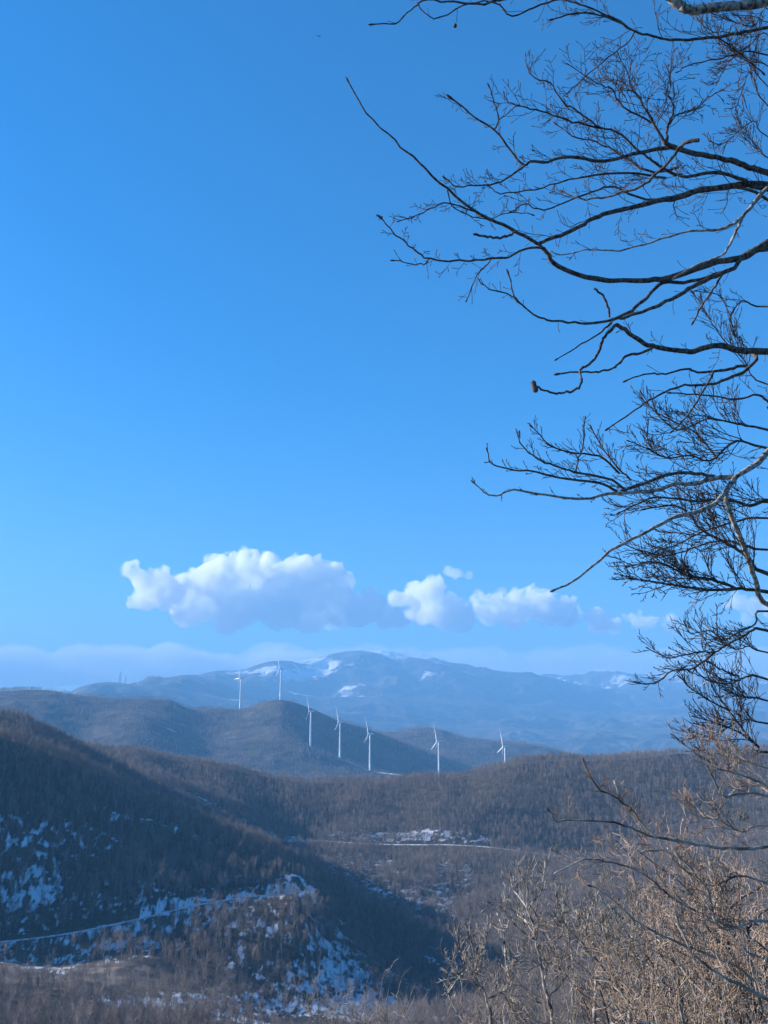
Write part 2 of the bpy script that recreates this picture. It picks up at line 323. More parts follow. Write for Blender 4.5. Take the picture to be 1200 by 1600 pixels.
l.new(r2.outputs[0], ms.inputs['Factor']); l.new(r1.outputs[0], ms.inputs['A']); l.new(ms.outputs['Result'], b.inputs['Base Color'])
bp = n.new("ShaderNodeBump"); bp.inputs['Strength'].default_value = .8; bp.inputs['Distance'].default_value = 8.0
l.new(n1.outputs['Fac'], bp.inputs['Height']); l.new(bp.outputs[0], b.inputs['Normal'])
MW = m
hill.build("wooded_hill", MW); hill.attr('snow', hs_)

# ------------------------------------------------------------------ mountain range (6-17 km)
mts = Terrain([
    (1, [(-700, 3600, -420), (600, 3600, -420), (1900, 3600, -420)]),
    (0, [(-700, 5000, 1190), (0, 5000, 1190), (300, 5000, 1160), (450, 5200, 1150), (600, 5500, 1180), (900, 5500, 1180), (1300, 5500, 1180), (1900, 5500, 1180)]),
    (0, [(-700, 6200, 1110), (0, 6200, 1112), (95, 6200, 1086), (130, 6200, 1071), (155, 6200, 1068), (187, 6200, 1067), (215, 6200, 1070), (240, 6200, 1072), (300, 6300, 1082), (400, 6500, 1100), (500, 6600, 1112), (600, 6800, 1130), (900, 7000, 1140), (1300, 7000, 1140), (1900, 7000, 1140)]),
    (0, [(-700, 7400, 1110), (0, 7400, 1120), (95, 7400, 1100), (187, 7400, 1078), (215, 7400, 1074), (232, 7400, 1067), (252, 7400, 1064), (270, 7400, 1057), (288, 7400, 1054), (302, 7400, 1057), (330, 7500, 1062), (400, 7700, 1068), (500, 7900, 1085), (600, 8000, 1090), (750, 8300, 1100), (900, 8800, 1110), (1300, 8800, 1100), (1900, 8800, 1090)]),
    (0, [(-700, 9000, 1110), (0, 9000, 1110), (187, 9000, 1085), (260, 9000, 1070), (302, 9000, 1058), (330, 9000, 1049), (350, 9000, 1047), (375, 9000, 1046), (400, 9000, 1038), (428, 9000, 1031), (455, 9100, 1031), (470, 9200, 1034), (488, 9300, 1030), (520, 9500, 1020), (550, 9500, 1017), (580, 9500, 1019), (620, 9500, 1023), (660, 9500, 1028), (700, 9500, 1034), (740, 9600, 1041), (790, 9700, 1049), (812, 9700, 1051), (828, 9800, 1049), (845, 9900, 1055), (870, 10000, 1062), (900, 10300, 1068), (1000, 10500, 1078), (1300, 10500, 1085), (1900, 10500, 1070)]),
    (0, [(-700, 10600, 1125), (0, 10600, 1125), (350, 10600, 1062), (480, 10600, 1044), (580, 10700, 1030), (700, 10800, 1045), (830, 11000, 1065), (900, 11200, 1066), (1000, 11300, 1066), (1300, 11300, 1066), (1900, 11300, 1060)]),
    (0, [(-700, 12000, 1120), (0, 12000, 1118), (300, 12000, 1062), (480, 12000, 1029), (500, 12000, 1024), (540, 12000, 1019), (580, 12000, 1018.5), (640, 12000, 1019.5), (680, 12000, 1026), (712, 12000, 1035), (760, 12100, 1046), (830, 12200, 1056), (858, 12200, 1053), (880, 12200, 1055), (908, 12200, 1055), (925, 12200, 1049), (942, 12200, 1046), (965, 12200, 1048), (990, 12200, 1053), (1015, 12200, 1052), (1040, 12200, 1055), (1080, 12200, 1058), (1150, 12200, 1054), (1300, 12200, 1050), (1900, 12200, 1055)]),
    (1, [(-700, 14500, -420), (600, 14500, -420), (1900, 14500, -420)]),
], -32, 32, 900, np.concatenate([np.linspace(3600, 5000, 10), np.linspace(5050, 12600, 440), np.linspace(12700, 14500, 10)]), sm=0.1)
X, Y = mts.X, mts.Y; Rr = np.hypot(X, Y)
cr = np.zeros_like(X)
for k in (2, 3, 4, 6):
    cr = np.maximum(cr, np.exp(-((Rr - mts.D[k][None]) / 260)**2))
rg = fbm(X, Y, 1500, 7, .52, True)
mts.Z += (1 - .88 * cr) * np.clip((Rr - 4200) / 1500, 0, 1) * (rg - .75) * 190
gz, ga = np.gradient(mts.Z)
slope = np.hypot(gz / np.gradient(mts.r)[:, None], ga / ((mts.az[1] - mts.az[0]) * Rr))
sn = (mts.Z - 520) / 500 * .5 + fbm(X, Y, 420, 6, .7) * .85 - slope * .25
A_ = np.arctan2(X, Y)
def mpatch(px, d, wx, wd, am):
    global sn
    a = math.atan2(*wxy(px, 1060, d)); sn = sn + am * np.exp(-(((A_ - a) * d / wx)**2 + ((Rr - d) / wd)**2))
sn = np.where((Rr < 11200), sn - .05, sn + .2)
mpatch(510, 9250, 130, 130, .85); mpatch(395, 8600, 90, 160, .5); mpatch(460, 8000, 260, 260, .3); mpatch(540, 8500, 90, 260, .4); mpatch(590, 8300, 60, 300, .35); mpatch(430, 8700, 120, 200, .75); mpatch(485, 8900, 180, 200, .8); mpatch(420, 8200, 60, 120, .7); mpatch(480, 8100, 330, 500, .45)
mpatch(560, 8400, 200, 500, .35); mpatch(660, 8900, 150, 110, .6); mpatch(480, 9000, 500, 1200, .14); mpatch(940, 12050, 130, 220, .6); mpatch(1060, 12000, 100, 300, .4); mpatch(620, 11900, 800, 400, .5); mpatch(300, 7000, 500, 700, .18)
m, n, l, b = mat("mountain_rock", (0.1, 0.09, 0.08), 1.0)
tc = n.new("ShaderNodeTexCoord"); sa = n.new("ShaderNodeAttribute"); sa.attribute_name = 'snow'
n1 = n.new("ShaderNodeTexNoise"); n1.inputs['Scale'].default_value = 0.004; n1.inputs['Detail'].default_value = 10; n1.inputs['Roughness'].default_value = .65
l.new(tc.outputs['Object'], n1.inputs['Vector'])
r1 = n.new("ShaderNodeValToRGB"); r1.color_ramp.elements[0].position = .38; r1.color_ramp.elements[1].position = .66
r1.color_ramp.elements[0].color = (0.02, 0.02, 0.018, 1); r1.color_ramp.elements[1].color = (0.16, 0.135, 0.11, 1)
l.new(n1.outputs['Fac'], r1.inputs[0])
ad = n.new("ShaderNodeMath"); ad.operation = 'MULTIPLY_ADD'; ad.inputs[1].default_value = 1.3; ad.inputs[2].default_value = -0.65
l.new(n1.outputs['Fac'], ad.inputs[0]); a2 = n.new("ShaderNodeMath"); a2.operation = 'ADD'; l.new(sa.outputs['Fac'], a2.inputs[0]); l.new(ad.outputs[0], a2.inputs[1])
r2 = n.new("ShaderNodeValToRGB"); r2.color_ramp.elements[0].position = .30; r2.color_ramp.elements[1].position = .62; l.new(a2.outputs[0], r2.inputs[0])
ms = n.new("ShaderNodeMix"); ms.data_type = 'RGBA'; ms.inputs['B'].default_value = (0.85, 0.86, 0.88, 1)
l.new(r2.outputs[0], ms.inputs['Factor']); l.new(r1.outputs[0], ms.inputs['A']); l.new(ms.outputs['Result'], b.inputs['Base Color'])
bp = n.new("ShaderNodeBump"); bp.inputs['Strength'].default_value = 1.0; bp.inputs['Distance'].default_value = 60.0
l.new(n1.outputs['Fac'], bp.inputs['Height']); l.new(bp.outputs[0], b.inputs['Normal'])
mts.build("mountains", m); mts.attr('snow', sn)

# ------------------------------------------------------------------ ground sheet out to the horizon
v = []; R_ = [0, 1200, 4000, 12000, 30000, 60000]; NA = 64
V = [(0, 0, -430.0)]; Fq, Ft = [], []
for r in R_[1:]:
    for k in range(NA):
        a = 2 * math.pi * k / NA; V.append((math.sin(a) * r, math.cos(a) * r, -430.0))
for k in range(NA): Ft.append((0, 1 + k, 1 + (k + 1) % NA))
for q in range(len(R_) - 2):
    for k in range(NA):
        a0 = 1 + q * NA; Fq.append((a0 + k, a0 + (k + 1) % NA, a0 + NA + (k + 1) % NA, a0 + NA + k))
gm = noise_mat("ground_plain", (0.05, 0.05, 0.04), (0.13, 0.11, 0.085), 0.002, 8)
tag(mesh_np("ground", np.array(V), [np.array(Ft), np.array(Fq)], gm), kind='structure')
#@@CLOUDS
# ------------------------------------------------------------------ clouds
def cloud_mat(name, dens, rag=0.0):
    m = bpy.data.materials.new(name); m.use_nodes = True; n, l = m.node_tree.nodes, m.node_tree.links; n.clear()
    pv = n.new("ShaderNodeVolumeScatter"); pv.inputs['Color'].default_value = (1, 1, 1, 1); pv.inputs['Density'].default_value = dens; pv.inputs['Anisotropy'].default_value = 0.0
    if rag:
        tc = n.new("ShaderNodeTexCoord"); nt = n.new("ShaderNodeTexNoise"); nt.inputs['Scale'].default_value = 1 / 300.0; nt.inputs['Detail'].default_value = 6; nt.inputs['Roughness'].default_value = .6
        mr = n.new("ShaderNodeMapRange"); mr.inputs['From Min'].default_value = .37; mr.inputs['From Max'].default_value = .62; mr.inputs['To Max'].default_value = dens
        l.new(tc.outputs['Object'], nt.inputs['Vector']); l.new(nt.outputs['Fac'], mr.inputs[0]); l.new(mr.outputs[0], pv.inputs['Density'])
        m.cycles.volume_step_rate = .3
    ou = n.new("ShaderNodeOutputMaterial"); l.new(pv.outputs[0], ou.inputs['Volume']); return m
CY = 25000.0
def cloud(name, blobs, dens, voxel, seed, label, n_sub=9, disp=260, flat=None, depth=.6, Y0=CY, group=None, rag=False):
    """a heap of merged puffs: blobs = (px, py, radius px, forward offset m)"""
    rr = random.Random(seed); k = Y0 / F
    bm = bmesh.new()
    def puff(c, r, sq=.85):
        if flat is not None and c.z - r * sq < flat: c = Vector((c.x, c.y, max(c.z, flat + r * .35)))
        bmesh.ops.create_icosphere(bm, subdivisions=2, radius=r, matrix=Matrix.Translation(c) @ Matrix.Diagonal((1, depth + .4, sq, 1)))
    for px, py, r, dy in blobs:
        c = at(px, py, Y0); c.y += rr.uniform(-1.3, .9) * r * k; R = r * k
        puff(c, R)
        for _ in range(n_sub):
            a = rr.uniform(0, 2 * math.pi); e = rr.uniform(-.25, 1.3)
            d = Vector((math.cos(a) * math.cos(e), math.sin(a) * math.cos(e) * (depth + .3), math.sin(e) * .9))
            r2 = R * rr.uniform(.25, .5); c2 = c + d * R * .95; puff(c2, r2, .95)
            for _ in range(3):
                a = rr.uniform(0, 2 * math.pi); e = rr.uniform(-.4, 1.4)
                d = Vector((math.cos(a) * math.cos(e), math.sin(a) * math.cos(e), math.sin(e)))
                puff(c2 + d * r2 * .9, r2 * rr.uniform(.3, .5), 1)
    o_ = Y0; me = bpy.data.meshes.new(name); bm.to_mesh(me); bm.free()
    o = bpy.data.objects.new(name, me); COL.objects.link(o)
    rm = o.modifiers.new("r", 'REMESH'); rm.mode = 'VOXEL'; rm.voxel_size = voxel
    for i, (sz, st) in enumerate(((900, disp), (320, disp * .85), (130, disp * .4))):
        t = bpy.data.textures.new("puff", 'CLOUDS'); t.noise_scale = sz; t.noise_depth = 3
        d = o.modifiers.new("d", 'DISPLACE'); d.texture = t; d.strength = st; d.texture_coords = 'GLOBAL'; d.mid_level = .5
    dg = bpy.context.evaluated_depsgraph_get(); me2 = bpy.data.meshes.new_from_object(o.evaluated_get(dg))
    o.modifiers.clear(); o.data = me2; me2.name = name
    o.data.materials.clear(); o.data.materials.append(cloud_mat(name, dens, rag or dens > .005))
    tag(o, label, 'cloud', group); return o
BASE = at(600, 988, CY).z
cloud("cumulus_cloud", [(208, 893, 14, 0), (228, 915, 22, 0), (222, 940, 20, 0), (262, 930, 34, 0), (300, 940, 42, 0), (345, 912, 38, 0), (335, 882, 14, 0), (360, 890, 20, 0), (405, 905, 42, 0), (390, 885, 20, 0),
    (455, 925, 46, 0), (468, 885, 20, 0), (500, 905, 34, 0), (520, 900, 22, 0), (440, 960, 34, 0), (380, 955, 36, 0), (520, 945, 42, 0), (565, 955, 32, 0), (605, 960, 25, 0), (585, 945, 18, 0), (625, 968, 18, 0), (290, 965, 22, 0), (480, 968, 26, 0), (350, 968, 26, 0)],
    0.0075, 45, 3, 'largest white cumulus cloud, left of the others above the mountain, with ragged upper puffs', flat=at(600, 985, CY).z)
cloud("cumulus_cloud", [(618, 938, 14, 0), (650, 930, 22, 0), (672, 930, 26, 0), (665, 960, 24, 0), (690, 962, 28, 0), (715, 968, 24, 0), (700, 948, 20, 0)],
    0.0075, 45, 5, 'middle cumulus cloud, bright on its left and blue grey on its right, over the summit', flat=at(600, 990, CY).z, Y0=CY * .93)
cloud("cumulus_cloud", [(748, 940, 14, 0), (775, 940, 20, 0), (812, 935, 18, 0), (838, 935, 22, 0), (800, 962, 28, 0), (850, 958, 28, 0), (880, 965, 22, 0), (905, 958, 12, 0), (930, 970, 18, 0), (948, 976, 15, 0), (730, 962, 16, 0), (765, 962, 24, 0)],
    0.0075, 45, 8, 'right cumulus cloud of the row, heaped and bright over the lower ridge', flat=at(600, 993, CY).z)
cloud("cumulus_cloud", [(935, 980, 13, 0), (960, 976, 16, 0), (980, 968, 12, 0), (998, 975, 17, 0), (1018, 972, 15, 0), (1042, 980, 15, 0), (1062, 984, 11, 0), (1000, 958, 8, 0)],
    0.006, 50, 9, 'faint pinkish cloud wisp seen beside the bare twigs on the right', flat=at(600, 996, CY).z)
cloud("cumulus_cloud", [(700, 895, 8, 0), (715, 898, 10, 0), (732, 900, 7, 0)], 0.003, 50, 11, 'small faint puff of cloud floating alone above the row', disp=160)
cloud("cumulus_cloud", [(1150, 945, 14, 0), (1180, 950, 16, 0), (1165, 970, 12, 0), (1215, 955, 18, 0)], 0.003, 60, 12, 'faint pale cloud mostly hidden behind the twigs at the right edge')

cloud("cloud_bank", [(x, 1042 + 5 * math.sin(x * .021) + 3 * math.sin(x * .083) + (x - 100) * .02, 34 + 5 * math.sin(x * .047), 0) for x in range(-420, 500, 19)], 0.0014, 110, 21, 'long low pale cloud bank lying along the horizon at the left', n_sub=0, Y0=CY * 1.25, disp=240, depth=3.2, rag=True)
cloud("cloud_bank", [(x, 1052 + 5 * math.sin(x * .04), 46, 0) for x in range(400, 1400, 26)], 0.0004, 120, 22, 'thin bluish veil of low cloud behind the summit on the right', n_sub=0, Y0=CY * 1.3, disp=260, depth=2.5, rag=True)

# ------------------------------------------------------------------ branches and bare trees
class Strands:
    def __init__(s): s.V, s.T, s.Q, s.n = [], [], [], 0
    def add(s, P, R, k=5):
        P = np.asarray(P, float); R = np.asarray(R, float); n = len(P)
        T = np.gradient(P, axis=0); T /= np.linalg.norm(T, axis=1)[:, None] + 1e-12
        ref = np.array([0.0, 0, 1]) if abs(T[0, 2]) < .8 else np.array([1.0, 0, 0])
        U = np.cross(T, ref); U /= np.linalg.norm(U, axis=1)[:, None] + 1e-9; W = np.cross(T, U)
        a = np.arange(k) * 2 * np.pi / k
        V = P[:, None] + R[:, None, None] * (U[:, None] * np.cos(a)[None, :, None] + W[:, None] * np.sin(a)[None, :, None])
        I = s.n + np.arange(n * k).reshape(n, k); J = np.roll(I, -1, 1)
        s.V.append(V.reshape(-1, 3)); s.Q.append(np.stack([I[:-1], J[:-1], J[1:], I[1:]], -1).reshape(-1, 4)); s.n += n * k
    def build(s, name, mt, parent=None, link=True):
        return mesh_np(name, np.concatenate(s.V), np.concatenate(s.Q), mt, parent, link=link)

def unit(v): return v / (np.linalg.norm(v) + 1e-12)
def walk(rn, p, d, L, n, wig, trop):
    P = [p]; d = unit(d); st = L / n; curl = rn.normal(0, 1, 3) * wig * .5
    for i in range(n):
        d = unit(d + rn.normal(0, wig, 3) + curl * (1 if i < n / 2 else -.7) + np.array([0, 0, trop])); P.append(P[-1] + d * st)
    return np.array(P)

def hill_tree(rn, H, lean=.05, limbs=11, tw=7, spread=.55, rt=.10):
    st = Strands(); tr = walk(rn, np.zeros(3), np.array([rn.normal(0, lean), rn.normal(0, lean), 1]), H * .8, 7, .07, .1)
    st.add(np.vstack([tr[0] - [0, 0, 1.2], tr]), np.concatenate([[rt * 1.15], np.linspace(rt, .025, len(tr))]), 4)
    for i in range(limbs):
        t = .34 + .6 * (i + rn.uniform(0, 1)) / limbs; f = t * (len(tr) - 1); j = min(int(f), len(tr) - 2); p = tr[j] + (tr[j+1] - tr[j]) * (f - j)
        a = rn.uniform(0, 2 * np.pi); d = np.array([math.cos(a) * spread, math.sin(a) * spread, 1])
        L = H * rn.uniform(.22, .38) * (.95 - (t - .6)**2); b_ = walk(rn, p, d, L, 4, .12, .1)
        st.add(b_, np.linspace(.045, .016, len(b_)), 3)
        for _ in range(tw):
            k = rn.integers(1, 5); q = b_[k] ; d2 = unit(b_[k] - b_[k-1]) + rn.normal(0, .55, 3) + [0, 0, .3]
            c = walk(rn, q, d2, L * rn.uniform(.25, .55), 2, .15, .1); st.add(c, [.022, .016, .010], 3)
    return st

def bark(name, c1, c2, scale, rnd=0.0):
    m = noise_mat(name, c1, c2, scale, 5, .9, .35, .65)
    if rnd:
        n, l = m.node_tree.nodes, m.node_tree.links; b = n["Principled BSDF"]; src = b.inputs['Base Color'].links[0].from_socket
        oi = n.new("ShaderNodeObjectInfo"); hv = n.new("ShaderNodeHueSaturation"); mr = n.new("ShaderNodeMapRange")
        mr.inputs['To Min'].default_value = 1 - rnd; mr.inputs['To Max'].default_value = 1 + rnd
        l.new(oi.outputs['Random'], mr.inputs[0]); l.new(mr.outputs[0], hv.inputs['Value']); l.new(src, hv.inputs['Color']); l.new(hv.outputs[0], b.inputs['Base Color'])
    return m
M_HILL = bark("hill_tree_bark", (0.15, 0.122, 0.113), (0.32, 0.268, 0.235), 1.5, .32)
pc = bpy.data.collections.new("tree_kinds")      # source meshes of the wood; not linked to the scene
PROTO = []
rp = np.random.default_rng(11)
for i in range(9):
    H = 8.0 + rp.uniform(-1, 1.5)
    o = hill_tree(rp, H, spread=rp.uniform(.5, 1.05), limbs=int(rp.integers(11, 16)), rt=.08).build("bare_tree_kind", M_HILL, link=False); PROTO.append(o); pc.objects.link(o)

# where the wood grows
NT = 95000
ra = rp.uniform(math.radians(-31), math.radians(31), NT * 3); rd = np.sqrt(rp.uniform(262**2, 1080**2, NT * 3))
tx, ty = np.sin(ra) * rd, np.cos(ra) * rd
def grid_at(G, x, y):
    az = np.arctan2(x, y); r = np.hypot(x, y)
    ia = np.clip((az - near.az[0]) / (near.az[1] - near.az[0]), 0, len(near.az) - 1).astype(int)
    ir = np.clip(np.interp(r, near.r, np.arange(len(near.r))), 0, len(near.r) - 1).astype(int); return G[ir, ia]
sn_t, bk_t = grid_at(snow_a, tx, ty), grid_at(bank, tx, ty)
dens = np.where(sn_t > .8, .14, np.where(sn_t > .5, .6, 1.0)) * (1 - np.clip(bk_t * 1.1, 0, .93)) * np.clip(.75 + fbm(tx, ty, 60, 3) * .8, .25, 1)
def off(P, wd):
    d = np.full(tx.shape, 1e9)
    for q in P[::2]: d = np.minimum(d, np.hypot(tx - q[0], ty - q[1]))
    return d > wd
dens = dens * off(trackE, 9) * off(trackD, 7.0) * np.where(off(trackD, 20.0) | (rd > np.interp(np.arctan2(tx, ty), [math.atan2(q[0], q[1]) for q in trackD[::4]], [math.hypot(q[0], q[1]) for q in trackD[::4]])), 1.0, .12)
edge = np.hypot((tx - 0), (ty - 0))
keep = rp.uniform(0, 1, len(tx)) < dens
tx, ty, rd = tx[keep][:NT], ty[keep][:NT], rd[keep][:NT]
tz = near.h(tx, ty) - .1
sc_ = rp.uniform(.42, .92, len(tx)) * np.clip(1 + fbm(tx, ty, 50, 2) * .6, .7, 1.3)
ro_ = rp.uniform(0, 2 * np.pi, len(tx)); ki_ = rp.integers(0, len(PROTO), len(tx))
# screen place, to find the trees that show largest
dep = ty * CP + tz * SP; pxs = 600 + F * tx / dep; pys = 800 - F * (tz * CP - ty * SP) / dep
score = np.where((pxs > 0) & (pxs < 700) & (pys < 1602) & (pys > 1300), sc_ / rd, 0)
top = np.argsort(-score)[:300]
for i in top:
    o = PROTO[ki_[i]].copy(); o.name = "bare_tree"; COL.objects.link(o)
    o.location = (tx[i], ty[i], tz[i]); o.rotation_euler = (0, 0, ro_[i]); o.scale = (sc_[i],) * 3
    z_ = ('in the bottom left corner below the bare brown bank' if pxs[i] < 150 else 'in the thick wood below the snowy track') if pys[i] > 1540 and pxs[i] < 270 or pxs[i] < 330 and pys[i] < 1540 else ('beside the snow streaked bank at the bottom middle' if pys[i] > 1540 else 'on the slope above the snow streaked bank')
    tag(o, 'slender leafless tree among its like ' + z_, 'tree', 'bare trees ' + z_)
rest = np.setdiff1d(np.arange(len(tx)), top)
hn = 90000; ha = rp.uniform(math.radians(-25), math.radians(25), hn); hd = np.sqrt(rp.uniform(1950**2, 3300**2, hn)); hx, hy = np.sin(ha) * hd, np.cos(ha) * hd
hk = rp.uniform(0, 1, hn) < np.clip(.55 + fbm(hx, hy, 130, 4, .6) * 1.5, 0, 1)
for px, py, d in HT: hk &= np.hypot(hx - wxy(px, py, d)[0], hy - wxy(px, py, d)[1]) > 28
for px, d, wx_, wd_ in ((640, 2195, 34, 14), (600, 2210, 36, 14), (265, 2300, 16, 10)):
    a_ = math.atan2(*wxy(px, 1200, d)); hk &= ((ha - a_) * d / wx_)**2 + ((hd - d) / wd_)**2 > 1
hx, hy = hx[hk], hy[hk]; PTS = np.vstack([np.column_stack([tx, ty, tz])[rest], np.column_stack([hx, hy, hill.h(hx, hy) - .2])])
sc_a = np.concatenate([sc_[rest], rp.uniform(.7, 1.3, len(hx))]); ro_a = np.concatenate([ro_[rest], rp.uniform(0, 6.28, len(hx))]); ki_a = np.concatenate([ki_[rest], rp.integers(0, len(PROTO), len(hx))])
me = bpy.data.meshes.new("forest"); me.vertices.add(len(PTS))
me.vertices.foreach_set("co", PTS.astype(np.float32).ravel())
for nm, arr in (("sc", sc_a), ("ro", ro_a)):
    a = me.attributes.new(nm, 'FLOAT', 'POINT'); a.data.foreach_set("value", arr.astype(np.float32))
a = me.attributes.new("ki", 'INT', 'POINT'); a.data.foreach_set("value", ki_a.astype(np.int32))
fo = bpy.data.objects.new("forest", me); COL.objects.link(fo); fo['kind'] = 'stuff'
g = bpy.data.node_groups.new("wood", 'GeometryNodeTree')
g.interface.new_socket("Geometry", in_out='INPUT', socket_type='NodeSocketGeometry'); g.interface.new_socket("Geometry", in_out='OUTPUT', socket_type='NodeSocketGeometry')
N = g.nodes.new; L_ = g.links.new
gi, go = N("NodeGroupInput"), N("NodeGroupOutput"); ip = N("GeometryNodeInstanceOnPoints"); ci = N("GeometryNodeCollectionInfo")
ci.inputs[0].default_value = pc; ci.inputs['Separate Children'].default_value = True; ci.inputs['Reset Children'].default_value = True
def na(nm, ty_):
    x = N("GeometryNodeInputNamedAttribute"); x.data_type = ty_; x.inputs[0].default_value = nm; return x.outputs[0]
cx = N("ShaderNodeCombineXYZ"); L_(na("ro", 'FLOAT'), cx.inputs['Z'])
L_(gi.outputs[0], ip.inputs['Points']); L_(ci.outputs[0], ip.inputs['Instance']); ip.inputs['Pick Instance'].default_value = True
L_(na("ki", 'INT'), ip.inputs['Instance Index']); L_(cx.outputs[0], ip.inputs['Rotation']); L_(na("sc", 'FLOAT'), ip.inputs['Scale'])
L_(ip.outputs[0], go.inputs[0])
md = fo.modifiers.new("wood", 'NODES'); md.node_group = g

# ------------------------------------------------------------------ wind turbines
M_WHITE, _, _, _ = mat("turbine_paint", (0.8, 0.8, 0.78), .45)
M_GREY, _, _, _ = mat("mast_steel", (0.25, 0.26, 0.28), .6, .3)
def lathe(prof, k=20):
    a = np.arange(k) * 2 * np.pi / k; V = np.array([[r * math.cos(t), r * math.sin(t), z] for r, z in prof for t in a])
    I = np.arange(len(V)).reshape(len(prof), k); J = np.roll(I, -1, 1); return V, np.stack([I[:-1], J[:-1], J[1:], I[1:]], -1).reshape(-1, 4)
def make_turbine(name="wind_turbine"):
    t = bpy.data.objects.new(name, None); COL.objects.link(t)
    V, Q = lathe([(2.9, -6), (2.9, 0.6), (2.2, .8), (2.1, 20), (1.85, 45), (1.5, 70), (1.3, 78.2), (0.01, 78.3)]); mesh_np("tower", V, Q, M_WHITE, t)
    # nacelle: rounded box along +X (away from the wind), rotor on -X
    bm = bmesh.new(); bmesh.ops.create_cube(bm, size=1)
    for v in bm.verts:
        tp = .8 if v.co.x > 0 else 1.0; v.co = Vector((v.co.x * 11 + 3.2, v.co.y * 3.6 * tp, v.co.z * 3.8 * tp + 80))
    bmesh.ops.bevel(bm, geom=bm.edges[:], offset=.7, segments=3, affect='EDGES')
    me = bpy.data.meshes.new("nacelle"); bm.to_mesh(me); bm.free(); me.materials.append(M_WHITE); o = bpy.data.objects.new("nacelle", me); COL.objects.link(o); o.parent = t
    V, Q = lathe([(1.6, 0), (1.75, .8), (1.6, 2.0), (1.0, 3.0), (.02, 3.5)]); V = np.stack([-V[:, 2] - 2.2, V[:, 1], V[:, 0] + 80], -1)
    mesh_np("hub", V, Q, M_WHITE, t)
    prof = [(0, .9, 1.7, 0), (2, .95, 1.8, 0), (6, .6, 3.2, .25), (12, .38, 2.9, .18), (22, .24, 2.1, .08), (32, .15, 1.3, .03), (38, .07, .7, 0), (39.5, .03, .2, 0)]
    V = []; k = 12
    for z, th, ch, of in prof:
        for j in range(k):
            a = 2 * math.pi * j / k; tw = .35 * (1 - z / 40)
            x_, y_ = math.cos(a) * th, math.sin(a) * ch / 2 + of * ch
            V.append((x_ * math.cos(tw) - y_ * math.sin(tw) - .0016 * z * z, x_ * math.sin(tw) + y_ * math.cos(tw), z))
    V = np.array(V); I = np.arange(len(V)).reshape(len(prof), k); J = np.roll(I, -1, 1); Q = np.stack([I[:-1], J[:-1], J[1:], I[1:]], -1).reshape(-1, 4)
    for q in range(3):
        b_ = mesh_np("blade", V, Q, M_WHITE, t); b_.location = (-4.0, 0, 80)
    return t
def set_phase(t, ph):
    for q, b_ in enumerate([c for c in t.children if c.name.startswith("blade")]):
        b_.rotation_euler = (Matrix.Rotation(math.radians(ph + 120 * q), 3, 'X') @ Matrix.Rotation(math.radians(-8), 3, 'Y')).to_euler()
def dup(t):
    r = t.copy(); COL.objects.link(r)
    for ch in t.children:
        c = ch.copy(); COL.objects.link(c); c.parent = r
    return r
def hill_z(px, py, d):
    p = wxy(px, py, d); return Vector((p[0], p[1], float(hill.h(p[0], p[1]))))
T0 = make_turbine()
LB = ['leftmost white wind turbine, standing in the dip beside the round hill top', 'white wind turbine standing on the very top of the round hill', 'white wind turbine just below the hill top, first one on the descending spur',
      'white wind turbine second down the spur, between its two near neighbours', 'white wind turbine third down the spur beside the snowy clearing', 'tallest looking white wind turbine, its foot hidden behind the brown ridge', 'rightmost white wind turbine, only its blades and upper tower above the brown ridge']
PH = [28, 4, 3, 2, 1, 2, 8]; YAW = [18, 10, 4, 5, 4, 5, 2]
for i, ((px, py, d), lb) in enumerate(zip(HT, LB)):
    t = T0 if i == 0 else dup(T0)
    t.location = hill_z(px, py, d); t.rotation_euler = (0, 0, math.radians(YAW[i]))
    if i == 5: t.location.z = at(px, 1158, t.location.y).z - 80
    if i == 6: t.location.z = at(px, 1166, t.location.y).z - 80
    set_phase(t, PH[i]); tag(t, lb, 'wind turbine', 'wind turbines along the hill')
def mt_z(px, py, d):
    p = wxy(px, py, d); return Vector((p[0], p[1], float(mts.h(p[0], p[1]))))
for px, d, ph, lb, s_ in [(215, 6250, 40, 'faint far turbine on the long left ridge, left of the taller lattice mast', .62), (233, 7300, 10, 'faint far turbine close beside the lattice mast on the left ridge', .62), (256, 7400, 75, 'faint far turbine, rightmost on the long left ridge', .85)]:
    t = dup(T0); t.location = mt_z(px, 1068, d); t.rotation_euler = (0, 0, math.radians(50)); t.scale = (s_,) * 3; set_phase(t, ph); tag(t, lb, 'wind turbine', 'faint turbines on the left ridge')
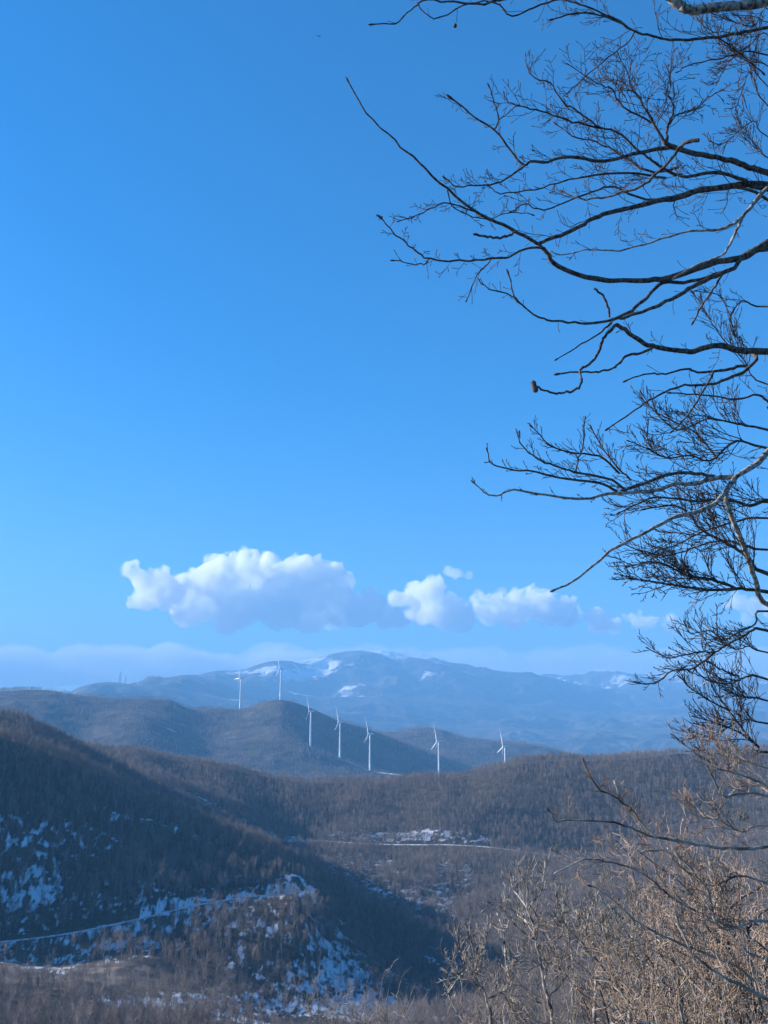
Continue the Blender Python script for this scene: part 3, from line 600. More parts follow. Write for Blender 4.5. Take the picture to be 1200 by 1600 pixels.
def mast(px, d, H, w0, w1, head, lb):
    t = bpy.data.objects.new("radio_mast", None); COL.objects.link(t); t.location = mt_z(px, 1068, d); tag(t, lb, 'mast')
    st = Strands(); cs = [(-1, -1), (1, -1), (1, 1), (-1, 1)]; nb = 9
    lv = [(H * i / nb, w0 + (w1 - w0) * i / nb) for i in range(nb + 1)]
    for cx_, cy_ in cs: st.add([(cx_ * w / 2, cy_ * w / 2, z - (2 if z == 0 else 0)) for z, w in lv], [.6] * len(lv), 4)
    for (z0, w_0), (z1, w_1) in zip(lv[:-1], lv[1:]):
        for q in range(4):
            a_, b_ = cs[q], cs[(q + 1) % 4]
            st.add([(a_[0] * w_0 / 2, a_[1] * w_0 / 2, z0), (b_[0] * w_1 / 2, b_[1] * w_1 / 2, z1)], [.35, .35], 3); st.add([(b_[0] * w_0 / 2, b_[1] * w_0 / 2, z0), (a_[0] * w_1 / 2, a_[1] * w_1 / 2, z1)], [.35, .35], 3)
    st.build("lattice_tower", M_GREY, t)
    st = Strands(); st.add([(0, 0, H), (0, 0, H + head[1])], [.7, .3], 6); st.build("antenna", M_GREY, t)
    if head[0]:
        V, Q = lathe([(.1, H - 3), (head[0], H - 3), (head[0] * 1.15, H + 1), (head[0], H + 5), (.1, H + 5.2)], 12); mesh_np("platform", V, Q, M_WHITE, t)
mast(187, 6200, 62, 9, 7, (5.5, 14), 'tall thick radio mast with a platform head on the long left ridge')
mast(196, 6200, 48, 4, 3, (0, 10), 'thin mast right beside the thick headed mast on the left ridge')
mast(240, 7380, 74, 9, 3.5, (0, 16), 'tapering lattice mast farther right on the long left ridge')

# ------------------------------------------------------------------ bird
def bird():
    t = bpy.data.objects.new("bird", None); COL.objects.link(t); t.location = at(498, 57, 60)
    mb, _, _, _ = mat("plumage", (0.03, 0.03, 0.035), .7)
    st = Strands(); st.add([(-.26, 0, 0), (-.2, 0, 0), (-.1, 0, 0), (0, 0, .01), (.08, 0, .02), (.13, 0, .03), (.16, 0, .03), (.2, 0, .02)], [.002, .012, .035, .045, .03, .028, .018, .002], 10)
    st.build("body", mb, t)
    for sg in (-1, 1):
        V = []; 
        for y_, x0, x1, z_ in [(.02, -.06, .07, .02), (.12, -.07, .08, .07), (.24, -.09, .05, .09), (.34, -.10, -.02, .07), (.4, -.12, -.10, .04)]:
            V += [(x0, sg * y_, z_), (x1, sg * y_, z_), (x1, sg * y_, z_ + .008), (x0, sg * y_, z_ + .008)]
        I = np.arange(20).reshape(5, 4); J = np.roll(I, -1, 1); Q = np.stack([I[:-1], J[:-1], J[1:], I[1:]], -1).reshape(-1, 4)
        mesh_np("wing", np.array(V), Q, mb, t)
    t.rotation_euler = (math.radians(25), math.radians(-10), math.radians(70)); t.scale = (.55,) * 3
    tag(t, 'tiny dark bird flying alone high in the blue sky', 'bird')
bird()
#@@NEARTREES
# ------------------------------------------------------------------ bare trees close to the viewpoint
M_LIMB = bark("grey_bark", (0.02, 0.017, 0.015), (0.15, 0.13, 0.11), 38)
M_TWIG = bark("twig_bark", (0.022, 0.016, 0.014), (0.12, 0.085, 0.07), 20)
M_PALE = bark("pale_bark", (0.07, 0.06, 0.05), (0.50, 0.44, 0.37), 6)
M_PTWIG = bark("pale_twigs", (0.08, 0.065, 0.055), (0.36, 0.30, 0.25), 4)
M_BROWN = bark("reddish_twigs", (0.11, 0.075, 0.055), (0.52, 0.38, 0.28), 5)
M_LIT = bark("bark_painted_sunlit", (0.06, 0.052, 0.045), (0.48, 0.44, 0.38), 26)  # paler bark copy: sun highlights put into the colour of chosen limbs
M_MID = bark("mottled_bark", (0.06, 0.05, 0.042), (0.42, 0.37, 0.31), 7)
M_LEAF = noise_mat("dry_leaf", (0.35, 0.20, 0.10), (0.55, 0.38, 0.22), 20)
rt = np.random.default_rng(5)
def dense(P, k=4):
    P = np.asarray(P, float); Q = np.vstack([2 * P[0] - P[1], P, 2 * P[-1] - P[-2]]); out = []
    for i in range(1, len(Q) - 2):
        p0, p1, p2, p3 = Q[i-1], Q[i], Q[i+1], Q[i+2]
        for t in np.arange(k) / k:
            out.append(.5 * (2*p1 + (p2 - p0)*t + (2*p0 - 5*p1 + 4*p2 - p3)*t*t + (3*p1 - p0 - 3*p2 + p3)*t**3))
    out.append(P[-1]); return np.array(out)
def bud(P, R, k):
    """ends a twig in a small swollen bud"""
    d = unit(P[-1] - P[-2]); r = R[-1]; P = np.vstack([P, P[-1] + d * r * 2, P[-1] + d * r * 6, P[-1] + d * r * 9]); return P, np.concatenate([R, [r * 1.55, r * 1.5, r * .2]])
def sprout(st, rn, P, R, L, n, lvl, rmin, ang=.75, up=.25, flat=.55, wig=.16, t0=.12, fwd=1.0, dn=13):
    """side twigs along a limb, curving forward and up, with spurs of their own"""
    seg = np.linalg.norm(np.diff(P, axis=0), axis=1); cum = np.concatenate([[0], np.cumsum(seg)]); tot = cum[-1]; sd = 1
    for i in range(n):
        t = t0 + (1 - t0) * (i + rn.uniform(0, 1)) / n; q = t * tot; j = min(np.searchsorted(cum, q) - 1, len(P) - 2); j = max(j, 0)
        f = (q - cum[j]) / (seg[j] + 1e-9); p = P[j] + (P[j+1] - P[j]) * f; T = unit(P[j+1] - P[j]); r0 = R[j]
        side = np.cross(T, [0, 1, 0]); side = unit(side) * sd; sd = -sd if rn.uniform() < .8 else sd
        if side[2] < 0 and rn.uniform() < up: side = -side
        d = T * fwd + side * ang * rn.uniform(.35, 1.9) + np.array([0, rn.normal(0, flat), 0])
        l = L * rn.uniform(.35, 1.0) * (1.1 - .55 * t); k = max(3, min(9, int(l / .05)))
        B = walk(rn, p, d, l, k, wig, .05); ra = max(rmin, min(r0 * .55, l * .012)); Rb = np.linspace(ra, rmin, len(B))
        if lvl > 0: sprout(st, rn, B, Rb, l * (.45 if lvl < 2 else .6), max(2, int(2.5 + l * dn)), lvl - 1, rmin, ang, up, flat, wig, .2, fwd, dn)
        if lvl == 0 and dn > 10: B, Rb = bud(B, Rb, 4)
        st.add(B, Rb, 4 if ra > rmin * 2 else 3)
def near_tree(name, label, base_px, trunk_d, base_z, top_z, tr, limbs, M1=M_LIMB, M2=M_TWIG, dflt=None, group=None, seed=1, tw_l=1.7, tw_n=1.25, rs_=1.0, trunk_px=None, pale=()):
    """limbs: (points px, r0 px, r1 px, depth at root, depth at tip, twig length m, twig count, level)"""
    rn = np.random.default_rng(seed)
    bx = at(base_px, 1150, trunk_d).x; base = np.array([bx, trunk_d, base_z])
    t = bpy.data.objects.new(name, None); COL.objects.link(t); t.location = base; tag(t, label, 'tree', group)
    st = Strands(); TP = walk(rn, np.array([0, 0, -.4]), np.array([.03, 0, 1]), top_z - base_z, 14, .02, .03); st.add(TP, np.linspace(tr * 1.25, tr * .35, len(TP)), 14)
    if trunk_px:      # a leaning stem seen whole
        q = np.array([at(a, b, trunk_d) for a, b in trunk_px]) - base; TP = dense(np.vstack([[0, 0, -.4], [q[0][0] * .6, 0, q[0][2] * .5], q]), 4); TP[1:-1] += rn.normal(0, .012, (len(TP) - 2, 3))
        st = Strands(); st.add(TP, np.linspace(tr, tr * .4, len(TP)), 8)
    st.build("trunk", M1, t)
    for li, (pts, r0, r1, y0, y1, tl, tn, lv) in enumerate(limbs):
        r0 *= rs_; r1 *= max(rs_, .9)
        n = len(pts); kx = np.array([p[0] for p in pts]); sl = np.concatenate([[0], np.cumsum([math.dist(a, b) for a, b in zip(pts[:-1], pts[1:])])]); sl /= sl[-1]
        P = np.array([at(p[0], p[1], y0 + (y1 - y0) * q) for p, q in zip(pts, sl)]) - base
        if pts[0][0] >= 1195:     # runs on, out of the picture, to the trunk
            zj = P[0][2] - rn.uniform(.15, .5); j = int(np.argmin(abs(TP[:, 2] - zj))); mid = (P[0] * .5 + TP[j] * .5) + np.array([0, 0, -.05])
            P = np.vstack([TP[j], mid, P]); sl = np.concatenate([[0, 0], sl]); rr0 = r0
        D = dense(P, 4); D[1:-1] += rn.normal(0, .0035, (len(D) - 2, 3))
        Y = D[:, 1] + trunk_d; R = (r1 + (r0 * .85 - r1) * (1 - np.linspace(0, 1, len(D))) ** 1.25) * Y / F
        R *= 1 + rn.normal(0, .05, len(R))
        sb = Strands(); Db, Rb = bud(D, R, 5) if r1 < 1.6 else (np.vstack([D, D[-1] + unit(D[-1] - D[-2]) * R[-1] * .4]), np.concatenate([R, [R[-1] * .25]]))
        sb.add(Db, Rb, 8 if r0 > 3 else 6); br = sb.build("branch", M_LIT if li in pale else M1 if r0 > 2.2 else M2, t)  # limbs listed in pale carry sunlight painted into their bark colour
        if tn:
            tl *= tw_l; tn = int(tn * tw_n)
            sw = Strands(); s0 = 8 if pts[0][0] >= 1195 else 0
            sprout(sw, rn, D[s0:], R[s0:], tl, tn, lv, .5 * Y.mean() / F, **(dflt or {})); sw.build("twigs", M2, br)
    return t, base
L1 = [
 ([(1290,-30),(1200,2),(1137,10),(1112,12),(1075,16),(1062,8),(1050,0),(1038,-14)], 11, 8, 6.2, 6.0, .25, 3, 1),
 ([(1290,30),(1200,42),(1162,51),(1120,57),(1075,62),(1040,61),(1012,54),(985,46),(967,35),(925,20),(886,23),(864,30)], 4.5, 1.3, 6.6, 6.3, .3, 8, 1),
 ([(985,46),(963,30),(925,14),(890,2),(860,-8)], 2.4, 1.2, 6.45, 6.2, .2, 4, 1),
 ([(1200,-26),(1000,-22),(900,-18),(830,-8),(771,2),(750,6),(700,3),(661,1),(642,16),(617,36),(584,38)], 4, 1.1, 6.3, 5.9, .12, 4, 0),
 ([(950,-5),(880,-2),(835,12),(800,25),(775,4),(735,5),(690,26),(672,27),(655,10)], 2.2, 1, 6.2, 6.0, .16, 4, 0),
 ([(1200,85),(1152,86),(1120,92),(1075,102),(1060,112)], 2.2, .9, 7.0, 7.0, .16, 3, 1),
 ([(1120,57),(1150,80),(1172,98),(1190,112)], 2, 1.2, 6.7, 7.0, .1, 2, 0),
 ([(992,50),(982,65),(950,90),(912,122),(890,142)], 1.6, .9, 6.5, 6.7, .1, 2, 0),
 ([(1270,300),(1200,270),(1170,261),(1140,250),(1112,244),(1080,239),(1050,229),(1037,220)], 6.5, 4.5, 6.4, 6.2, .3, 0, 1),
 ([(1042,222),(1043,197),(1052,175),(1050,160),(1042,145),(1045,125),(1050,95)], 3.2, .8, 6.2, 6.1, .22, 9, 1),
 ([(1037,220),(1022,195),(1000,155),(987,135),(980,112),(967,87)], 3.2, .9, 6.2, 6.0, .24, 9, 1),
 ([(1020,193),(975,168),(957,140),(945,135),(920,122),(890,102)], 2.2, .8, 6.2, 6.0, .22, 8, 1),
 ([(1043,197),(1060,178),(1087,170),(1107,152),(1127,142)], 2, .8, 6.2, 6.3, .16, 5, 1),
 ([(1000,155),(975,130),(945,120),(930,100)], 1.6, .8, 6.2, 6.4, .2, 6, 1),
 ([(1270,330),(1200,290),(1145,290),(1092,298),(1060,309),(1035,312),(1000,322),(950,332),(925,342),(900,357),(868,370),(842,380)], 8.5, 3.2, 6.6, 6.2, .35, 4, 1),
 ([(1200,296),(1160,280),(1117,270),(1080,275),(1055,272),(1035,262),(1015,248),(1000,237),(962,207),(932,197),(900,172),(880,160),(860,130),(842,125),(825,110),(821,87)], 4.5, .9, 6.5, 6.0, .24, 12, 1),
 ([(937,200),(895,190),(855,177),(820,167),(795,160),(788,148)], 2.2, .8, 6.2, 6.0, .2, 8, 1),
 ([(1060,262),(1030,268),(1000,262),(960,235),(930,222),(895,212),(870,195)], 3, 1, 6.5, 6.7, .25, 8, 1),
 ([(1050,230),(1012,236),(987,242),(942,252),(892,245),(855,252),(830,252),(820,258),(797,235),(772,202),(740,182),(707,155)], 4.5, 1.5, 6.3, 6.0, .16, 9, 1),
 ([(772,202),(780,187),(772,160),(765,137)], 1.7, 1.1, 6.1, 6.0, .06, 2, 0),
 ([(780,187),(792,178),(805,167)], 1.3, .8, 6.1, 6.0, .05, 1, 0),
 ([(820,258),(802,272),(776,286),(740,290),(710,291),(698,280)], 2.4, 1, 6.05, 5.9, .13, 6, 1),
 ([(1040,278),(980,270),(920,275),(881,283),(835,296),(782,302),(768,294)], 2.4, .9, 6.5, 6.2, .15, 5, 1),
 ([(1092,219),(1075,221),(1062,230),(1050,247),(1020,277),(992,294),(950,307),(915,312),(880,300)], 4.2, 1.4, 5.6, 6.2, .18, 4, 1),
 ([(1250,330),(1180,300),(1140,292),(1085,300),(1010,312),(960,292),(925,300),(880,318),(850,328),(820,318),(800,330)], 4, 1, 6.8, 6.3, .25, 9, 1),
 ([(1310,310),(1260,340),(1200,379),(1157,402),(1120,410),(1050,433),(1013,438),(933,436),(872,416),(855,395),(837,379),(798,357),(749,333),(699,297),(655,253),(617,220),(573,176),(545,129)], 9.5, 1.2, 6.8, 5.6, .3, 0, 1),
 ([(749,333),(725,325),(700,318),(672,325),(650,338),(625,345)], 1.7, .8, 5.9, 5.8, .12, 5, 1),
 ([(699,297),(705,320),(730,335),(760,342),(800,332),(830,335)], 1.5, .8, 5.9, 6.1, .14, 4, 1),
 ([(806,362),(792,369),(775,372),(757,370),(740,366)], 2.6, 2.0, 5.9, 5.7, .1, 0, 0),
 ([(852,388),(826,387),(800,400),(776,404),(732,407),(672,404),(650,392),(628,374),(610,358),(595,341)], 2.6, 1.2, 6.0, 5.8, .11, 7, 1),
 ([(672,404),(662,412),(645,413),(617,407)], 1.4, .9, 5.8, 5.8, .07, 2, 0),
 ([(768,403),(755,420),(744,432),(730,467)], 1.4, .9, 5.95, 6.0, .1, 3, 0),
 ([(1200,389),(1147,419),(1109,435),(1075,452),(1040,472),(1010,485),(987,493),(955,500),(915,505),(880,502),(855,500),(837,493),(820,480),(805,467),(795,430)], 5.5, 1.2, 6.6, 6.0, .09, 4, 0),
 ([(820,480),(800,462),(765,452),(750,440)], 1.6, .9, 6.1, 6.0, .08, 3, 0),
 ([(1130,425),(1080,440),(1035,443),(1010,465),(987,485),(955,500)], 3.6, 3, 6.6, 6.3, .1, 0, 0),
 ([(952,496),(950,478),(942,462),(928,451)], 2.4, 2.1, 6.3, 6.2, .1, 0, 0),
 ([(955,504),(940,518),(907,539),(872,560)], 2.4, 1.1, 6.3, 6.1, .1, 0, 0),
 ([(963,507),(950,520),(941,533),(935,550),(925,565),(907,579),(909,597),(901,608),(885,613),(869,614),(850,610),(837,604)], 3.2, 1.7, 6.3, 5.9, .1, 0, 0),
 ([(1290,560),(1200,549),(1157,547),(1120,539),(1095,545),(1072,549),(1040,545),(1013,539),(990,525),(963,507)], 7.5, 3.6, 6.9, 6.3, .16, 5, 1),
 ([(1019,544),(1000,552),(981,555),(965,570),(955,576),(930,581),(907,581),(875,584)], 3, 1.5, 6.4, 6.1, .1, 0, 0),
 ([(1200,552),(1182,562),(1160,582),(1130,594),(1107,601),(1070,602),(1040,612),(1020,622),(1000,635),(951,669)], 4.5, 1.2, 6.9, 6.4, .12, 2, 0),
 ([(1165,572),(1140,576),(1115,580),(1090,582),(1072,576),(1040,584),(1015,584),(980,594)], 3.4, 1.2, 6.8, 6.6, .12, 1, 0),
 ([(1115,580),(1100,610),(1080,642),(1052,672)], 2.4, 1.2, 6.7, 6.5, .1, 1, 0),
 ([(1230,650),(1200,627),(1182,617),(1150,624),(1100,617),(1050,614)], 3.6, 1.2, 7.0, 6.8, .18, 3, 1),
 ([(1240,280),(1200,292),(1177,320),(1155,342),(1135,355),(1112,360),(1087,360),(1055,367),(1020,377),(967,392),(925,390),(880,398),(865,395)], 5.2, .9, 6.3, 6.6, .16, 5, 1),
 ([(1190,300),(1157,345),(1145,375),(1125,400),(1085,415),(1045,440)], 3.4, 1.6, 6.2, 6.4, .12, 2, 0),
 ([(1130,425),(1115,450),(1095,480),(1085,500)], 2.4, 1.4, 6.5, 6.7, .1, 3, 0),
]
T1, B1 = near_tree("bare_tree", 'big near leafless tree whose dark twisted limbs reach in from the upper right edge', 1640, 6.8, float(near.h(4.6, 6.8)), 4.6, .15, L1, pale=(0, 44, 45), seed=3, tw_n=2.7, tw_l=1.65)
# the hanging pod at a twig's end, and a withered bud above
def pod(px, py, Y, ln, r, parent, base, nm, mt, tilt=(0, 0, -1)):
    c = np.array(at(px, py, Y)) - base; d = unit(np.array(tilt, float)); st = Strands()
    q = np.array([c - d * ln * .5, c - d * ln * .46, c - d * ln * .3, c - d * ln * .08, c + d * ln * .12, c + d * ln * .34, c + d * ln * .47, c + d * ln * .5])
    st.add(q, np.array([.1, .6, .95, .8, 1, .95, .55, .05]) * r, 10); return st.build(nm, mt, parent)
MP = noise_mat("withered_pod", (0.04, 0.03, 0.025), (0.14, 0.10, 0.08), 60)
pod(835, 604, 5.9, .085, .02, T1, B1, "seed_pod", MP, (.25, 0, -1)); pod(711, 40, 6.1, .03, .014, T1, B1, "seed_pod", MP); pod(596, 340, 5.8, .02, .009, T1, B1, "seed_pod", MP)
D2 = dict(ang=.42, up=.35, flat=.32, wig=.12, dn=7)
L2 = [
 ([(1260,660),(1200,707),(1180,727),(1150,745),(1125,780),(1095,797),(1050,810),(1012,830),(962,855),(930,880),(900,906),(868,921)], 7.5, 1.5, 9.2, 8.2, .3, 0, 1),
 ([(1150,745),(1117,747),(1087,755),(1055,757),(1025,766),(975,770),(945,772),(916,780),(852,774),(804,766),(776,774),(760,772),(742,756)], 5, 1.1, 9.0, 8.0, .12, 5, 1),
 ([(1125,747),(1087,740),(1050,740),(1012,752),(970,768)], 3.6, 2.4, 9.0, 8.6, .35, 5, 1),
 ([(976,766),(956,750),(912,740),(884,733),(860,726),(832,712),(812,692),(812,680)], 2.7, 1, 8.7, 8.2, .17, 7, 1),
 ([(964,768),(936,754),(872,746),(832,736),(796,734),(768,724),(762,706)], 2.7, 1, 8.7, 8.1, .14, 6, 1),
 ([(968,740),(936,712),(892,708),(860,696),(845,680),(832,668)], 2.2, .9, 8.8, 8.5, .16, 7, 1),
 ([(985,750),(960,725),(935,690),(925,670)], 2, .9, 8.8, 8.9, .16, 6, 1),
 ([(900,736),(904,715),(910,700),(912,680),(914,655)], 1.6, .9, 8.5, 8.6, .12, 6, 0),
 ([(1270,790),(1200,783),(1172,790),(1140,782),(1075,782),(1025,777),(990,790),(970,800)], 5, 1.1, 9.6, 9.2, .45, 9, 2),
 ([(1200,897),(1170,872),(1137,850),(1095,827),(1075,802),(1050,790),(1010,795)], 5, 1.2, 9.6, 9.6, .45, 9, 2),
 ([(1200,700),(1150,690),(1110,720),(1080,712),(1040,715),(1010,700),(985,690)], 3.4, .9, 9.5, 9.3, .4, 11, 2),
 ([(1200,672),(1150,662),(1105,655),(1060,672),(1030,650),(1020,630)], 3, .9, 9.8, 9.8, .4, 9, 2),
 ([(1120,715),(1100,690),(1080,672),(1045,655),(1020,640),(1003,615)], 2.2, .8, 9.5, 9.7, .3, 6, 1),
 ([(1200,925),(1150,920),(1112,922),(1075,917),(1037,912),(1000,905),(975,900)], 4.4, 1, 9.8, 9.4, .4, 12, 2),
 ([(1150,920),(1110,905),(1075,900),(1040,882),(1010,878),(985,885)], 3, .9, 9.7, 9.5, .4, 9, 2),
 ([(1200,860),(1160,850),(1120,845),(1080,858),(1040,868),(1000,860),(975,850)], 3, .9, 9.9, 9.8, .35, 8, 1),
 ([(1210,950),(1180,905),(1165,860),(1140,800),(1135,770),(1150,745)], 5, 4, 9.8, 9.1, .3, 4, 1),
 ([(1200,810),(1150,815),(1100,830),(1060,850),(1030,860)], 3, 1, 10, 9.9, .4, 8, 2),
 ([(1200,480),(1160,470),(1140,500),(1150,530),(1135,480),(1120,460),(1090,455)], 2, .8, 10.5, 10.5, .3, 8, 1),
 ([(1200,600),(1160,560),(1130,530),(1110,500),(1098,480),(1085,460)], 2, .8, 10.5, 10.4, .3, 9, 1),
]
T2, _ = near_tree("bare_tree", 'leafless tree with pale limbs and dense twigs reaching in at mid height right', 1590, 9.8, float(near.h(6.3, 9.8)), 5.0, .13, L2, pale=(0, 1, 16), seed=8, dflt=D2, tw_l=1.5, tw_n=3.8)
L3 = [
 ([(1200,985),(1176,985),(1162,994),(1140,1005),(1117,1019),(1095,1019),(1061,1025),(1043,1028),(1014,1014)], 3.2, .8, 12.5, 12.0, .5, 8, 1),
 ([(1117,1019),(1095,1037),(1077,1046),(1050,1048),(1032,1063),(1012,1069),(996,1066)], 2, .8, 12.3, 12.0, .35, 7, 1),
 ([(1200,955),(1180,975),(1150,990),(1130,1000),(1110,985),(1080,990),(1070,975)], 2.6, .8, 12.6, 12.6, .45, 7, 1),
 ([(1200,1061),(1169,1057),(1155,1063),(1140,1068),(1113,1066),(1095,1057),(1079,1050)], 2.8, .8, 12.5, 12.2, .4, 6, 1),
 ([(1155,1057),(1140,1052),(1125,1045),(1110,1036)], 1.8, 1, 12.4, 12.2, .2, 3, 0),
 ([(1200,1176),(1185,1167),(1162,1142),(1140,1111),(1117,1079),(1104,1050),(1093,1028)], 3, .8, 12.8, 12.4, .45, 7, 1),
 ([(1185,1167),(1151,1142),(1117,1129),(1086,1120)], 2, .8, 12.7, 12.4, .4, 7, 1),
 ([(1140,1111),(1106,1093),(1079,1075),(1063,1059)], 1.8, .8, 12.6, 12.3, .3, 5, 1),
 ([(1200,1095),(1170,1090),(1150,1085),(1135,1080)], 2.8, .8, 12.8, 12.6, .4, 9, 1),
 ([(1200,1020),(1170,1010),(1150,1015),(1120,1000)], 2, .8, 12.9, 12.9, .4, 7, 1),
 ([(1200,1130),(1165,1125),(1140,1135),(1110,1150),(1080,1150)], 2.4, .8, 12.9, 12.9, .45, 10, 1),
 ([(1200,165),(1180,130),(1172,100),(1185,60),(1175,30)], 2, .8, 13, 13, .5, 8, 1),
 ([(1210,110),(1165,95),(1135,72),(1105,48),(1090,30)], 1.8, .7, 12, 12, .5, 9, 1),
 ([(1210,60),(1170,72),(1140,95),(1120,130)], 1.6, .7, 12, 12, .5, 8, 1),
 ([(1210,20),(1180,40),(1150,35),(1110,20)], 1.6, .7, 12, 12, .5, 8, 1),
 ([(1210,250),(1185,235),(1165,215),(1150,180)], 1.6, .7, 12, 12, .4, 8, 1),
 ([(1200,215),(1180,190),(1160,200),(1130,225),(1112,222)], 1.6, .7, 13, 13, .4, 7, 1),
 ([(1200,135),(1175,110),(1160,140),(1150,170)], 1.4, .7, 13, 13, .4, 6, 1),
]
near_tree("bare_tree", 'thin leafless tree of delicate arching twigs just above the ridge line at the right edge', 1560, 12.9, float(near.h(8.1, 12.9)), 8.5, .11, L3, seed=12, tw_l=1.4, tw_n=3.6, dflt=dict(ang=.42, up=.6, flat=.32, wig=.13, dn=6), M1=M_LIMB)
L4 = [
 ([(1200,1244),(1162,1240),(1131,1243),(1115,1217),(1104,1196)], 3.4, 1.8, 8.6, 8.3, .3, 4, 1),
 ([(1230,1240),(1190,1223),(1156,1210),(1117,1199),(1104,1187),(1088,1178),(1061,1156),(1052,1149)], 3.6, 1, 8.8, 8.3, .28, 9, 2),
 ([(1113,1187),(1095,1160),(1089,1147)], 1.8, .9, 8.6, 8.5, .2, 5, 1),
 ([(1200,1200),(1170,1190),(1140,1185),(1120,1165),(1110,1150)], 2.8, .9, 9, 9, .3, 8, 2),
 ([(1240,1300),(1200,1322),(1170,1326),(1140,1325),(1095,1320),(1062,1314),(1020,1307),(990,1295),(960,1286),(909,1281),(870,1283),(859,1268)], 5.5, 1.3, 8.4, 7.6, .22, 7, 1),
 ([(1026,1310),(1008,1292),(990,1268),(970,1252),(954,1241),(933,1229),(913,1193)], 2.6, 1.4, 7.9, 7.6, .14, 5, 1),
 ([(1020,1300),(996,1280),(978,1262),(968,1245),(963,1229)], 2.2, 1.3, 7.9, 7.9, .14, 5, 0),
 ([(1200,1439),(1146,1451),(1119,1442),(1107,1394),(1086,1367),(1062,1340)], 4.5, 1.6, 8.2, 8.3, .35, 8, 2),
 ([(1200,1540),(1150,1510),(1089,1485),(1062,1475),(1020,1454),(990,1436),(950,1400),(925,1385)], 5, 1, 8.3, 8.3, .35, 9, 2),
 ([(1150,1450),(1100,1430),(1047,1400),(1020,1376),(990,1358),(945,1346),(915,1343),(872,1362)], 3.4, 1, 8.4, 8.2, .35, 9, 2),
 ([(1240,1580),(1200,1562),(1155,1538),(1119,1520),(1095,1502),(1080,1487),(1060,1440)], 5.5, 1.6, 7.9, 8.0, .35, 7, 2),
 ([(1200,1380),(1150,1370),(1110,1385),(1070,1360),(1040,1330),(1010,1330)], 3.4, 1, 8.8, 8.8, .35, 9, 2),
 ([(1200,1290),(1160,1300),(1120,1280),(1090,1275),(1060,1250)], 3, 1, 9, 9, .3, 8, 2),
 ([(1200,1500),(1160,1480),(1130,1440),(1125,1400),(1140,1370)], 3.4, 1, 8.8, 8.8, .3, 8, 2),
]
T4, B4 = near_tree("bare_tree", 'leafless tree low on the right with a long limb pointing left over the brown ridge', 1500, 8.6, float(near.h(5.1, 8.6)), -.2, .10, L4, M1=M_MID, M2=M_BROWN, rs_=.7, seed=21, tw_l=1.45, tw_n=3.0, dflt=dict(ang=.65, up=.7, flat=.45, wig=.2, dn=7))
# the dry leaf caught on that limb
bm = bmesh.new(); vs = [bm.verts.new(c) for c in [(0, 0, 0), (.018, .006, .014), (.016, -.004, .036), (0, .004, .05), (-.016, -.006, .034), (-.018, .004, .012), (0, .012, .024)]]
for i in range(6): bm.faces.new((vs[i], vs[(i + 1) % 6], vs[6]))
bmesh.ops.solidify(bm, geom=bm.faces[:], thickness=.002); me = bpy.data.meshes.new("dry_leaf"); bm.to_mesh(me); bm.free(); me.materials.append(M_LEAF)
o = bpy.data.objects.new("dry_leaf", me); COL.objects.link(o); o.parent = T4; o.location = Vector(at(985, 1270, 7.7)) - Vector(B4)

def stem_tree(label, d, stem, limbs, seed):
    lm = [(p, a, b, d + rt.uniform(-.2, .2), d + rt.uniform(-1.2, 1.2), .8, max(5, int(sum(math.dist(u, v) for u, v in zip(p[:-1], p[1:])) / 8)), 1) for p, a, b in limbs]
    x = at(stem[0][0], stem[0][1], d).x
    return near_tree("bare_tree", label, stem[0][0] + 4, d, float(near.h(x, d)), 0, .06, lm, M1=M_PALE, M2=M_PALE, seed=seed, dflt=dict(ang=.5, up=.75, flat=.45, wig=.16, dn=4), group='scrub trees on the slope below', tw_l=1.15, tw_n=1.7, rs_=.72, trunk_px=stem)
stem_tree('pale scrub tree with an upright forked trunk, alone left of the dense brush', 24, [(864,1605),(853,1550),(846,1510),(838,1470),(833,1442),(823,1418)], [
 ([(823,1418),(812,1402),(801,1388),(798,1368)], 2.4, 1), ([(824,1419),(824,1395),(816,1372),(808,1350)], 2.2, 1), ([(826,1420),(836,1405),(846,1392),(852,1350)], 2.2, 1), ([(838,1470),(816,1455),(796,1436),(776,1412),(757,1422)], 2.6, 1), ([(796,1436),(790,1455),(785,1448),(778,1430)], 1.5, .9),
 ([(838,1470),(840,1445),(838,1430),(830,1418)], 1.8, 1), ([(836,1462),(822,1440),(812,1432)], 1.6, .9), ([(841,1478),(855,1487),(868,1491)], 1.6, .9), ([(845,1508),(830,1502),(808,1502)], 1.8, .9), ([(856,1560),(880,1530),(866,1500),(862,1480),(880,1455),(868,1430)], 2.6, 1), ([(850,1535),(855,1510),(848,1490)], 1.8, 1)], 31)
stem_tree('pale scrub tree forking wide near the bottom edge, right of the lone upright one', 22, [(930,1605),(930,1570),(931,1540),(932,1520)], [
 ([(932,1520),(924,1495),(905,1470),(886,1450),(872,1420),(870,1400)], 2.6, 1), ([(932,1520),(926,1490),(925,1460),(905,1440),(900,1420)], 2.4, 1), ([(933,1520),(942,1490),(943,1455),(955,1430)], 2.3, 1), ([(930,1550),(912,1545),(898,1540)], 1.8, 1), ([(925,1490),(915,1470),(918,1440),(930,1400)], 1.8, 1)], 32)
stem_tree('dark scrub tree with kinked crossing stems at the bottom middle of the brush', 20, [(985,1605),(992,1560),(990,1540),(975,1510)], [
 ([(975,1510),(962,1490),(950,1470),(943,1455),(940,1430)], 2.8, 1), ([(978,1515),(965,1490),(968,1455),(955,1420)], 2.2, 1), ([(990,1545),(1005,1510),(1020,1490),(1035,1480)], 2.6, 1), ([(1005,1510),(990,1480),(988,1465),(990,1440)], 2, 1), ([(990,1570),(960,1600),(950,1580),(940,1560)], 2, 1)], 33)
